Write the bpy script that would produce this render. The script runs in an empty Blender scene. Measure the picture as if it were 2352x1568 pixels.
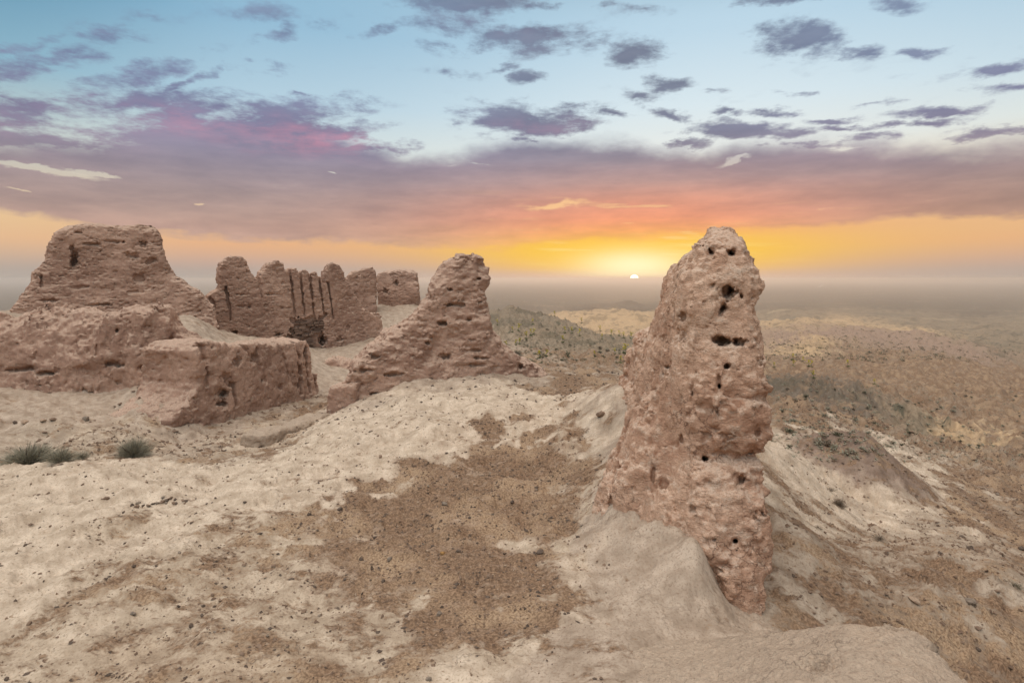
# Mud-brick fortress ruins above a desert plain at sunset.  Everything is generated here: numpy
# distance fields turned into meshes for the ruins, one terrain sheet, procedural materials and sky.
import bpy, math, random
import numpy as np

rng = np.random.default_rng(7)
random.seed(7)
scene = bpy.context.scene
COL = scene.collection
F, CX, HY, CZ = 1307.0, 1176.0, 640.0, 3.2      # focal length / principal column / horizon row / eye height


def at(px, py, Y):
    return np.array([(px - CX) / F * Y, Y, CZ - (py - HY) / F * Y])


def gz(px, py, z):                                # the point at height z seen in that direction
    return at(px, py, (CZ - z) * F / (py - HY))


def azel(px, py):
    x, y, z = (px - CX) / F, 1.0, (HY - py) / F
    return math.atan2(x, y), math.atan2(z, math.hypot(x, y))


# ------------------------------------------------------------------ noise (periodic, made by FFT)
def _spectrum(shape, beta, lo):
    fr = np.meshgrid(*[np.fft.fftfreq(n) * n for n in shape], indexing='ij')
    k = np.sqrt(sum(f * f for f in fr))
    amp = np.where(k >= lo, np.maximum(k, 1e-6) ** (-beta), 0)
    w = np.fft.fftn(rng.standard_normal(shape)) * amp
    v = np.fft.ifftn(w).real
    return ((v - v.mean()) / v.std()).astype(np.float32)


NV, NT2 = 128, 1024
VOL = _spectrum((NV,) * 3, 2.3, 3).ravel()
TEX = _spectrum((NT2,) * 2, 1.75, 4).ravel()
TEXB = _spectrum((NT2,) * 2, 1.45, 6).ravel()


def n3(x, y, z, per):
    """fractal noise, features from per/3 down to per/60; std 1"""
    per = per if isinstance(per, tuple) else (per,) * 3
    out = np.empty(x.shape, np.float32)
    for s in range(0, x.size, 400000):
        sl = slice(s, s + 400000)
        c, f = [], []
        for a, p in zip((x, y, z), per):
            t = (a[sl] * (NV / p)) % NV
            i = t.astype(np.int32)
            f.append((t - i).astype(np.float32))
            i %= NV
            c.append((i, (i + 1) % NV))
        fx, fy, fz = f
        r = 0
        for a in (0, 1):
            wx = fx if a else 1 - fx
            ia = c[0][a] * NV
            for b in (0, 1):
                wy = wx * (fy if b else 1 - fy)
                ib = (ia + c[1][b]) * NV
                r = r + wy * ((1 - fz) * VOL[ib + c[2][0]] + fz * VOL[ib + c[2][1]])
        out[sl] = r
    return out


def n2(x, y, per, tex=None):
    tex = TEX if tex is None else tex
    tx, ty = (x * (NT2 / per)) % NT2, (y * (NT2 / per)) % NT2
    i, j = tx.astype(np.int32), ty.astype(np.int32)
    fx, fy = (tx - i).astype(np.float32), (ty - j).astype(np.float32)
    i %= NT2; j %= NT2
    i1, j1 = (i + 1) % NT2, (j + 1) % NT2
    return ((1 - fx) * ((1 - fy) * tex[i * NT2 + j] + fy * tex[i * NT2 + j1])
            + fx * ((1 - fy) * tex[i1 * NT2 + j] + fy * tex[i1 * NT2 + j1]))


def sstep(a, b, x):
    t = np.clip((x - a) / (b - a), 0, 1)
    return t * t * (3 - 2 * t)


def smax(a, b, k):
    h = np.maximum(k - np.abs(a - b), 0)
    return np.maximum(a, b) + h * h / (4 * k)


def smin(a, b, k):
    return -smax(-a, -b, k)


def sd_poly(x, y, pts):
    """signed distance to a closed polygon (negative inside)"""
    pts = np.asarray(pts, float)
    d = np.full(x.shape, 1e9)
    sgn = np.ones(x.shape)
    for (ax, ay), (bx, by) in zip(pts, np.roll(pts, 1, 0)):
        ex, ey = bx - ax, by - ay
        wx, wy = x - ax, y - ay
        t = np.clip((wx * ex + wy * ey) / (ex * ex + ey * ey + 1e-12), 0, 1)
        d = np.minimum(d, (wx - ex * t) ** 2 + (wy - ey * t) ** 2)
        c1, c2, c3 = y >= ay, y < by, ex * wy > ey * wx
        flip = (c1 & c2 & c3) | (~c1 & ~c2 & ~c3)
        sgn = np.where(flip, -sgn, sgn)
    return sgn * np.sqrt(d)


# ------------------------------------------------------------------ mesh helpers
def link_mesh(name, V, Fq, mat, parent=None, smooth=True, loc=None):
    V = np.ascontiguousarray(V, np.float32)
    Fq = np.ascontiguousarray(Fq, np.int32)
    me = bpy.data.meshes.new(name)
    k = Fq.shape[1]
    me.vertices.add(len(V)); me.vertices.foreach_set('co', V.ravel())
    me.loops.add(Fq.size); me.loops.foreach_set('vertex_index', Fq.ravel())
    me.polygons.add(len(Fq)); me.polygons.foreach_set('loop_start', np.arange(0, Fq.size, k, dtype=np.int32))
    me.polygons.foreach_set('use_smooth', np.full(len(Fq), smooth))
    me.update(calc_edges=True)
    me.materials.append(mat)
    o = bpy.data.objects.new(name, me)
    COL.objects.link(o)
    if parent is not None:
        o.parent = parent
    if loc is not None:
        o.location = loc
    return o


def tag(o, label=None, cat=None, group=None, kind=None):
    if label: o['label'] = label
    if cat: o['category'] = cat
    if group: o['group'] = group
    if kind: o['kind'] = kind
    return o


def surface_nets(d):
    """d: 3-D float array -> vertices in index space, quads"""
    nx, ny, nz = d.shape
    s = d < 0
    cnt = np.zeros((nx - 1, ny - 1, nz - 1), np.uint8)
    for a in (0, 1):
        for b in (0, 1):
            for c in (0, 1):
                cnt += s[a:nx - 1 + a, b:ny - 1 + b, c:nz - 1 + c]
    act = (cnt > 0) & (cnt < 8)
    idx = np.full(act.shape, -1, np.int32)
    I = np.argwhere(act)
    idx[act] = np.arange(len(I), dtype=np.int32)
    P = np.zeros((len(I), 3), np.float32); W = np.zeros(len(I), np.float32)
    corner = {}
    for a in (0, 1):
        for b in (0, 1):
            for c in (0, 1):
                corner[a, b, c] = d[I[:, 0] + a, I[:, 1] + b, I[:, 2] + c]
    for k0, v0 in corner.items():
        for ax in range(3):
            if k0[ax]: continue
            k1 = list(k0); k1[ax] = 1; v1 = corner[tuple(k1)]
            cr = (v0 < 0) != (v1 < 0)
            t = np.where(cr, v0 / np.where(cr, v0 - v1, 1), 0)
            p = np.array(k0, np.float32)[None, :].repeat(len(I), 0)
            p[:, ax] += t
            P[cr] += p[cr]; W[cr] += 1
    V = I + P / np.maximum(W, 1)[:, None]
    Q = []
    for ax in range(3):
        sl0 = [slice(1, -1)] * 3; sl1 = [slice(1, -1)] * 3
        sl0[ax] = slice(0, -1); sl1[ax] = slice(1, None)
        s0, s1 = s[tuple(sl0)], s[tuple(sl1)]
        cr = np.argwhere(s0 != s1)
        if not len(cr): continue
        off = np.array([1, 1, 1]); off[ax] = 0
        e = cr + off
        inside = s[e[:, 0], e[:, 1], e[:, 2]]
        b_, c_ = [(1, 2), (2, 0), (0, 1)][ax]
        q = []
        for db, dc in ((-1, -1), (0, -1), (0, 0), (-1, 0)):
            g = e.copy(); g[:, b_] += db; g[:, c_] += dc
            q.append(idx[g[:, 0], g[:, 1], g[:, 2]])
        q = np.stack(q, 1)
        q[~inside] = q[~inside][:, ::-1]
        Q.append(q)
    Q = np.concatenate(Q)
    return V, Q[(Q >= 0).all(1)]
# ------------------------------------------------------------------ terrain control points
# soil kinds: albedo colour, share of brown gravel patches
SOIL = {
    'p': ((.555, .440, .330), .22),   # pale baked clay
    'm': ((.475, .370, .270), .62),   # clay with gravel blotches
    'n': ((.420, .315, .222), .80),
    'b': ((.345, .240, .168), 1.18),  # brown gravel
    't': ((.400, .312, .232), .62),   # tan slope with stones
    'u': ((.265, .195, .140), .90),   # darker stony slope
    'w': ((.420, .325, .245), .30),   # wash-out below mud walls, pinkish
    'g': ((.160, .125, .095), .55),   # grey rocky knolls
    'h': ((.255, .200, .142), .45),
    's': ((.500, .345, .205), .00),   # yellow sand
    'o': ((.270, .205, .140), .00),   # scrub plain
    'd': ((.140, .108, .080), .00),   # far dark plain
    'r': ((.330, .230, .170), .15),   # reddish spur
}
G, Y_ = 'z', 'Y'
CP = []                                           # (x, y, z, soil)


def cz(px, py, z, s): CP.append((*gz(px, py, z), s))
def cy(px, py, Y, s): CP.append((*at(px, py, Y), s))
def cw(x, y, z, s): CP.append((x, y, z, s))


for a in [(0, 1568, .10, 'm'), (300, 1568, .10, 'n'), (600, 1568, .12, 'n'), (850, 1540, .14, 'm'), (1100, 1568, .20, 'p'),
          (0, 1400, .06, 'p'), (0, 1300, .05, 'p'), (300, 1380, .08, 'm'), (500, 1300, .08, 'm'), (700, 1430, .1, 'm'), (1000, 1300, .05, 'b'),
          (1200, 1350, .08, 'b'), (1050, 1200, .02, 'b'), (1150, 1100, .02, 'b'), (900, 1220, .03, 'b'), (820, 1160, .04, 'b'),
          (1250, 1030, .12, 'b'), (1180, 1000, .15, 'b'), (1290, 1110, .1, 'b'), (1250, 1190, .08, 'b'), (1000, 1130, .02, 'b'), (950, 1350, .07, 'b'), (1100, 1400, .1, 'b'), (1330, 1000, .25, 'u'), (1330, 1100, .18, 'm'), (1310, 1250, .14, 'm'), (950, 1420, .1, 'm'), (1150, 1480, .14, 'm'),
          (0, 1150, .0, 'p'), (250, 1180, .0, 'p'), (400, 1150, .0, 'p'), (560, 1200, .04, 'p'), (800, 1090, .05, 'p'), (650, 1240, .06, 'm'), (300, 1260, .06, 'm'),
          (0, 1080, -.03, 'p'), (150, 1065, -.04, 'p'), (330, 1066, -.06, 'p'), (450, 1100, -.12, 'p'), (480, 1130, -.08, 'p'),
          (600, 1080, -.02, 'p'), (540, 1120, .0, 'p'), (620, 1130, .02, 'p'), (800, 1050, .04, 'p'), (1000, 1000, .17, 'p'), (1000, 950, .27, 'p'),
          (700, 1010, -.30, 'p'), (800, 960, -.02, 'p'), (900, 925, .14, 'p'), (1000, 898, .33, 'p'), (1150, 900, .40, 'p'),
          (1240, 925, .38, 'p'), (1280, 945, .33, 'p'), (1285, 930, .42, 'p'), (1200, 960, .30, 'p'), (1100, 940, .33, 'p'),
          # apron of the tall remnant
          (1300, 1420, .16, 'w'), (1360, 1150, .22, 'm'), (1395, 1030, .30, 't'), (1300, 1000, .30, 'm'), (1350, 960, .52, 'p'), (1400, 920, .80, 'p'),
          (1375, 1200, .20, 'w'), (1395, 1262, .20, 'w'), (1300, 1380, .14, 'p'), (1500, 1300, .24, 'w'), (1600, 1400, .12, 'w'), (1620, 1330, .28, 'w'), (1600, 1235, .52, 'w'), (1555, 1265, .40, 'w'), (1500, 1292, .28, 'w'), (1640, 1390, .10, 'w'),
          (1500, 1450, .18, 'w'), (1350, 1500, .26, 'w'), (1250, 1568, .25, 'w'), (1450, 1568, .36, 'w'), (1700, 1470, .05, 'w'), (1900, 1568, .2, 'w'),
          # right slope
          (1800, 1400, -.22, 't'), (1790, 1250, -.02, 't'), (1900, 1420, -.4, 'u'), (2000, 1390, -.38, 'u'), (1950, 1292, -.28, 't'), (2100, 1310, -.38, 't'), (2250, 1345, -.5, 't'),
          (2352, 1375, -.6, 't'), (2200, 1450, -.62, 'u'), (2352, 1500, -.85, 'u'), (2100, 1430, -.52, 'u'), (2352, 1568, -.9, 'u'), (2150, 1568, -.7, 'u'),
          (2352, 1300, -1.6, 'u'), (2250, 1250, -1.55, 't'), (2000, 1230, -1.0, 't'), (1870, 1200, -.55, 'p'), (1830, 1100, -.45, 'p'), (1800, 1030, -.3, 'p'),
          (1960, 1150, -1.55, 'p'), (1850, 1080, -.9, 'p'), (2120, 1130, -2.0, 'p'), (1900, 1040, -1.6, 'p'), (2050, 1050, -2.2, 'p'),
          (2352, 1150, -3.0, 'u'), (2200, 1080, -2.8, 't'), (2250, 1180, -2.3, 'u'), (1790, 1180, .0, 't')]:
    cz(*a)
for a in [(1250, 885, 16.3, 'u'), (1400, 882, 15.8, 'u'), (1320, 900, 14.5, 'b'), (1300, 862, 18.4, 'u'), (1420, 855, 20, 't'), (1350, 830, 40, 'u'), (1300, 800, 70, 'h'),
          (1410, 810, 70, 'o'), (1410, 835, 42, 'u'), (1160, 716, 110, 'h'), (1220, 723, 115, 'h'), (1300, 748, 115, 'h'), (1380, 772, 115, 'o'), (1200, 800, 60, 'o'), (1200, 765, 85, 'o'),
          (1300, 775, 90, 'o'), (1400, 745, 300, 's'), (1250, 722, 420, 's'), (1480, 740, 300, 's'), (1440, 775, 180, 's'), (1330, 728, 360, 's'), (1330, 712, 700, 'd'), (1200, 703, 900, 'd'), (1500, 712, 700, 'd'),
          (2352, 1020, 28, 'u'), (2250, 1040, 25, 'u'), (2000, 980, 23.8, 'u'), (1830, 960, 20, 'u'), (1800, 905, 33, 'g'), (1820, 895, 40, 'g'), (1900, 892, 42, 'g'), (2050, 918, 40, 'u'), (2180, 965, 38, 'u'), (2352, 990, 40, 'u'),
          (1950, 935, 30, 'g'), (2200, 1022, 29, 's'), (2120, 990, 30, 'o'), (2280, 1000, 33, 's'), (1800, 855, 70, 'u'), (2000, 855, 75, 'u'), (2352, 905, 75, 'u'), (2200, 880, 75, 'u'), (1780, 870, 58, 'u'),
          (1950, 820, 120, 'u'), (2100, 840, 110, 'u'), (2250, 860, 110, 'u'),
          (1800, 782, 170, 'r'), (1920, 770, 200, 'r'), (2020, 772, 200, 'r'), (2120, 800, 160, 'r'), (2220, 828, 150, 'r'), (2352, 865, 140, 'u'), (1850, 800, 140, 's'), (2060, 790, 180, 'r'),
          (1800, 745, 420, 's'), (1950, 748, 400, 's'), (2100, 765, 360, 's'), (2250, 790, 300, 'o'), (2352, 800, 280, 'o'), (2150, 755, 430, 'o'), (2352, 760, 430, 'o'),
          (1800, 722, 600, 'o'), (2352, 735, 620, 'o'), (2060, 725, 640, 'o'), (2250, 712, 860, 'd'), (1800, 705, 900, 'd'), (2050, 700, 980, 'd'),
          # behind the mound, under the tooth
          (1250, 866, 17.8, 'w'), (1100, 860, 17.3, 'w'), (960, 864, 16.7, 'w'), (850, 917, 15.2, 'w'), (1000, 885, 15.6, 'w'),
          # courtyard
          (480, 770, 23.5, 'w'), (455, 735, 24.5, 'w'), (900, 760, 42, 'w'), (960, 750, 42, 'w'), (870, 705, 48, 'w'), (950, 695, 50, 'w'), (988, 722, 46, 'w'), (800, 720, 46, 'w')]:
    cy(*a)
for a in [(100, 1046, -.55, 't'), (300, 1046, -.5, 't'), (200, 1052, -.55, 't'), (20, 1046, -.55, 't'), (450, 1045, -.55, 't'), (500, 1015, -.72, 't'), (600, 985, -.85, 'm'), (700, 942, -1.0, 'u'), (560, 1030, -.55, 't'), (620, 1012, -.62, 'm'),
          (400, 1004, -.80, 'w'), (320, 1000, -.5, 'm'), (300, 960, -.38, 'w'), (200, 1010, -.45, 'm'), (150, 960, -.30, 'w'), (100, 900, -.12, 'w'), (30, 940, -.2, 'w'), (50, 865, .05, 'w'), (300, 880, -.02, 'w'), (400, 930, -.2, 'w'),
          (745, 905, -1.10, 'w'), (770, 925, -.95, 'u'), (790, 862, -1.0, 'w'), (830, 800, -.75, 'w'), (860, 830, -.85, 'w'), (745, 800, -.95, 'w'), (880, 778, -.5, 'w')]:
    cz(*a)
for a in [(-12, 24.5, .48, 'w'), (-14, 28, .5, 'w'), (-10.2, 24.2, .45, 'w'), (-11.5, 22, .6, 'w'), (-12.2, 19, .5, 'w'), (-15, 22, 1.0, 'w'), (-16.5, 26, 1.3, 'w'), (-22, 27, 1.7, 'w'), (-25, 26, 1.5, 'w'), (-19, 21, 1.2, 'w'),
          (-20, 30, 1.2, 'w'), (-26, 34, .8, 'w'), (-40, 40, -.5, 't'), (-30, 20, .5, 'w'), (-60, 60, -3, 't'), (-100, 100, -20, 'o'), (-10, 40, -.4, 'w'),
          (-8, 62, -3, 't'), (0, 60, -4, 't'), (-15, 80, -9, 't'), (-30, 50, -3, 't'), (-9, 54, .3, 'w'), (5, 200, -19, 'o'), (60, 220, -24, 'o'), (15, 150, -15, 'o'),
          (1.12, 6.6, .28, 'w'), (1.20, 7.2, .36, 'w'), (1.66, 8.5, .58, 'w'), (2.2, 10, .86, 'w'), (2.3, 11.5, 1.0, 'w'), (2.7, 12.6, .85, 'w'), (2.2, 7.5, .3, 'w'), (2.6, 9.5, .6, 'w'), (3.6, 9, .15, 't'), (3.7, 11, .2, 't'),
          (2.2, 6.0, -.1, 'w'), (3.0, 5.5, -.35, 't'), (3.0, 20, -.2, 'u'), (6, 20, -1.6, 'u'),
          (0, -5, .2, 'p'), (-10, 0, 0, 'p'), (10, 0, -3, 'u'), (0, -30, -3, 't'), (-30, 0, 0, 'p'), (30, 0, -9, 'u'), (-40, -40, -12, 't'), (40, -40, -14, 't'), (4, 0, -.8, 'u'), (-4, 1, .12, 'p'), (0, 1.5, .3, 'p')]:
    cw(*a)
for a in [(-9.45, 14.8, -.44, 'w'), (-9.5, 15.3, -.20, 'w'), (-9.6, 15.8, .0, 'w'), (-9.9, 16.4, .25, 'w'), (-10.4, 15.0, -.42, 'w'), (-10.8, 16.2, -.05, 'w'),
          (-8.48, 14.4, -.80, 'w'), (-8.25, 15.45, -.86, 'w'), (-8.02, 16.4, -.91, 'w'), (-7.72, 17.75, -.97, 'w'), (-7.4, 19.2, -1.04, 'w'), (-7.05, 20.6, -1.09, 'w'), (-8.6, 16.6, -.80, 'w'), (-8.3, 18.2, -.9, 'w'), (-7.9, 20., -1., 'w')]:
    cw(*a)
for k in range(16):
    t = 2 * math.pi * k / 16
    front_open = math.cos(t) > .55 and abs(math.sin(t)) < .75
    for r, z, s in ((200, -27, 'o'), (600, -42, 'o'), (1100, -44, 'd'), (2500, -45, 'd'), (6000, -45, 'd'), (14000, -45, 'd')):
        if r <= 200 and front_open: continue
        cw(r * math.sin(t + .05), r * math.cos(t + .05), z, s)
CP.sort(key=lambda c: c[0] ** 2 + c[1] ** 2)
_xy = np.array([c[:2] for c in CP]); _z = np.array([c[2] for c in CP])
SK = sorted(SOIL)
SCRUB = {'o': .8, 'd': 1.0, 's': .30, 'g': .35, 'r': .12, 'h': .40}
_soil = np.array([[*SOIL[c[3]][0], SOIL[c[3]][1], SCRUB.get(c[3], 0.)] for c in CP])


def warp(x, y):
    r = np.hypot(x, y)
    f = np.log(r / 2.5 + 1) / np.maximum(r, 1e-6)
    return x * f, y * f


_wx, _wy = warp(_xy[:, 0], _xy[:, 1])


def _tps(r2):
    return .5 * r2 * np.log(np.maximum(r2, 1e-12))


_n = len(CP)
_A = np.zeros((_n + 3, _n + 3))
_A[:_n, :_n] = _tps((_wx[:, None] - _wx) ** 2 + (_wy[:, None] - _wy) ** 2) + np.eye(_n) * 4e-4
_A[:_n, _n:] = np.stack([np.ones(_n), _wx, _wy], 1); _A[_n:, :_n] = _A[:_n, _n:].T
# solve for a height compressed with distance, so that far drops do not ring in the near field
_zs = np.arcsinh(_z / 2.0)
_C = np.linalg.solve(_A, np.concatenate([_zs, [0, 0, 0]]))


def base_height(x, y):
    x = np.asarray(x, float); y = np.asarray(y, float)
    out = np.empty(x.shape)
    for s in range(0, x.size, 60000):
        wx, wy = warp(x[s:s + 60000], y[s:s + 60000])
        K = _tps((wx[:, None] - _wx) ** 2 + (wy[:, None] - _wy) ** 2)
        out[s:s + 60000] = np.sinh(K @ _C[:_n] + _C[_n] + _C[_n + 1] * wx + _C[_n + 2] * wy) * 2.0
    return out


def soil_at(x, y):
    out = np.empty((x.size, 5), np.float32)
    for s in range(0, x.size, 60000):
        wx, wy = warp(x[s:s + 60000], y[s:s + 60000])
        # ragged zone borders
        j = .05
        wx = wx + j * n2(x[s:s + 60000], y[s:s + 60000], 7.) ; wy = wy + j * n2(y[s:s + 60000], x[s:s + 60000], 9.)
        w = 1 / ((wx[:, None] - _wx) ** 2 + (wy[:, None] - _wy) ** 2 + 2e-4) ** 2
        o = (w @ _soil) / w.sum(1, keepdims=True)
        cm = (1 - sstep(1.1, 1.9, np.hypot(x[s:s + 60000] - _cone[0], y[s:s + 60000] - _cone[1]) + .12 * n2(x[s:s + 60000], y[s:s + 60000], 3.)))[:, None]
        out[s:s + 60000] = o * (1 - cm) + np.array([.235, .165, .125, .40, 0.]) * cm
    return out


_cone = gz(1975, 1085, -1.7)
_hill = at(1445, 706, 900)
_knoll = at(1850, 905, 36)


def extras(x, y):
    """cone of washed-out earth on the right slope and the small far hill"""
    r = np.hypot(x - _cone[0], (y - _cone[1]))
    a = np.arctan2(y - _cone[1], x - _cone[0])
    e = 1.15 * np.maximum(0, 1 - (r / (1.75 + .18 * np.sin(3 * a + 1)))) ** 1.05
    r2 = np.hypot((x - _hill[0]) / 26, (y - _hill[1]) / 40)
    k = np.exp(-((x - _knoll[0]) / 3.2) ** 2 - ((y - _knoll[1]) / 5.) ** 2) + .7 * np.exp(-((x - _knoll[0] - 5.5) / 3.5) ** 2 - ((y - _knoll[1]) / 5.) ** 2)
    e = e + k * (.75 + .10 * n2(x, y, 9.0))
    return e + 7.5 * np.maximum(0, 1 - r2) ** 1.3 + 2.5 * np.exp(-((x - _hill[0] + 20) / 90) ** 2 - ((y - _hill[1]) / 60) ** 2)


def relief(x, y):
    r = np.hypot(x, y)
    z = .04 * n2(x, y, 9.0) * sstep(2, 8, r) + .006 * n2(x, y, 2.2)
    court = 1 - (1 - sstep(-3, 4, x)) * (1 - sstep(56, 75, r))      # the courtyard floor stays smooth
    z += .35 * n2(x, y, 60.0) * sstep(25, 60, r) * (.15 + .85 * court) + 1.6 * n2(x, y, 420.) * sstep(60, 250, r) * (1 - .8 * sstep(500, 900, r))
    rough = court * sstep(16, 30, r) * (1 - sstep(150, 400, r))
    z += (.20 * n2(x, y, 16.0) + .03 * n2(x, y, 6.0)) * rough
    # rills running down the right slope and crusty clods on the flats
    rr = np.abs(n2(.35 * x + .9 * y, 1.9 * (x - .4 * y), 5.0))
    z -= .035 * sstep(.25, 0, rr) * sstep(3.2, 5, x) * (1 - sstep(25, 40, r))
    z += .004 * np.abs(n2(x + 3, y, .9)) * (1 - sstep(12, 25, r))
    return z


def ground(x, y):
    x = np.atleast_1d(np.asarray(x, float)); y = np.atleast_1d(np.asarray(y, float))
    return base_height(x, y) + extras(x, y) + relief(x, y)


def on_ground(px, py, y0=2.0, y1=900.):
    """first hit of the sight line with the terrain"""
    Y = np.exp(np.linspace(math.log(y0), math.log(y1), 1500))
    X = (px - CX) / F * Y
    Z = CZ - (py - HY) / F * Y
    h = ground(X, Y)
    k = np.argmax(h > Z)
    return (X[k], Y[k], h[k]) if h[k] > Z[k] else None


def build_terrain(mat):
    az = np.concatenate([np.radians(np.linspace(-180, -50, 60))[:-1], np.radians(np.linspace(-50, 50, 1150)), np.radians(np.linspace(50, 180, 60))[1:]])
    rs = [1.2]
    while rs[-1] < 14000:
        r = rs[-1]
        rs.append(r * (1.0052 if r < 26 else 1.0065 if r < 400 else 1.02))
    rs = np.array(rs)
    A, R = np.meshgrid(az, rs, indexing='ij')
    x, y = (R * np.sin(A)).ravel(), (R * np.cos(A)).ravel()
    na, nr = A.shape
    # the smooth part is evaluated on every third row and column and interpolated
    def thin(n): return np.unique(np.append(np.arange(0, n, 3), n - 1))
    ia, ir = thin(na), thin(nr)
    xs_, ys_ = x.reshape(na, nr)[np.ix_(ia, ir)], y.reshape(na, nr)[np.ix_(ia, ir)]
    def fill(v):
        v = v.reshape(len(ia), len(ir))
        t = np.empty((len(ia), nr)); k = np.arange(nr); j = np.clip(np.searchsorted(ir, k, 'right') - 1, 0, len(ir) - 2)
        f = (k - ir[j]) / (ir[j + 1] - ir[j]); t = v[:, j] * (1 - f) + v[:, j + 1] * f
        k = np.arange(na); j = np.clip(np.searchsorted(ia, k, 'right') - 1, 0, len(ia) - 2)
        f = ((k - ia[j]) / (ia[j + 1] - ia[j]))[:, None]
        return (t[j] * (1 - f) + t[j + 1] * f).ravel()
    z = fill(base_height(xs_.ravel(), ys_.ravel())) + extras(x, y) + relief(x, y)
    i = np.arange(na * nr).reshape(na, nr)
    q = np.stack([i[:-1, :-1], i[1:, :-1], i[1:, 1:], i[:-1, 1:]], -1).reshape(-1, 4)[:, ::-1]
    o = link_mesh('ground', np.stack([x, y, z], 1), q, mat)
    s4 = soil_at(xs_.ravel(), ys_.ravel())
    s = np.stack([fill(s4[:, c]) for c in range(5)], 1).astype(np.float32)
    me = o.data
    ca = me.attributes.new('soil', 'FLOAT_COLOR', 'POINT')
    ca.data.foreach_set('color', np.concatenate([s[:, :3], np.ones((len(s), 1), np.float32)], 1).astype(np.float32).ravel())
    fa = me.attributes.new('gravel', 'FLOAT', 'POINT')
    fa.data.foreach_set('value', np.ascontiguousarray(s[:, 3]))
    fb = me.attributes.new('scrub', 'FLOAT', 'POINT')
    fb.data.foreach_set('value', np.ascontiguousarray(s[:, 4]))
    return tag(o, kind='structure')
# ------------------------------------------------------------------ ruins: distance fields -> meshes
class Frame:
    """vertical plane through two sight lines at given depths; u along it, n away from the viewer"""
    def __init__(self, A, B):
        a, b = at(A[0], HY, A[1])[:2], at(B[0], HY, B[1])[:2]
        self.o = a
        self.L = np.linalg.norm(b - a)
        self.u = (b - a) / self.L
        n = np.array([-self.u[1], self.u[0]])
        self.n = n if n @ ((a + b) / 2) > 0 else -n
        self.inv()

    def inv(self):
        self.Mi = np.linalg.inv(np.stack([self.u, self.n], 1))

    def skew(self, t):
        """let the depth axis follow the sight line, so the traced outline is the outline of the whole body"""
        c = self.o + self.u * self.L / 2
        v = self.n * (1 - t) + t * c / np.linalg.norm(c)
        self.n = v / np.linalg.norm(v)
        self.inv()

    def uz(self, px, py):
        r = np.array([(px - CX) / F, 1.0])
        t, Y = np.linalg.solve(np.array([[self.u[0], -r[0]], [self.u[1], -r[1]]]), -self.o)
        return t, CZ - (py - HY) / F * Y

    def world(self, u, n, z):
        return self.o[0] + u * self.u[0] + n * self.n[0], self.o[1] + u * self.u[1] + n * self.n[1], z


def hash01(a, b):
    v = np.sin(a * 127.1 + b * 311.7) * 43758.5453
    return (v - np.floor(v)).astype(np.float32)


def brick_relief(u, z, wob, cw=.40, ch=.135):
    zz = z / ch + wob * .9
    row = np.floor(zz)
    uu = u / cw + .5 * (row % 2) + hash01(row, 3.3) + wob * .25
    col = np.floor(uu)
    fz, fu = zz - row, uu - col
    dz = np.minimum(fz, 1 - fz) * ch
    du = np.minimum(fu, 1 - fu) * cw
    return (1 - sstep(.0, .03, dz)) * .9 + (1 - sstep(0, .022, du)) * .5 + .9 * hash01(row, col) - .45


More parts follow.
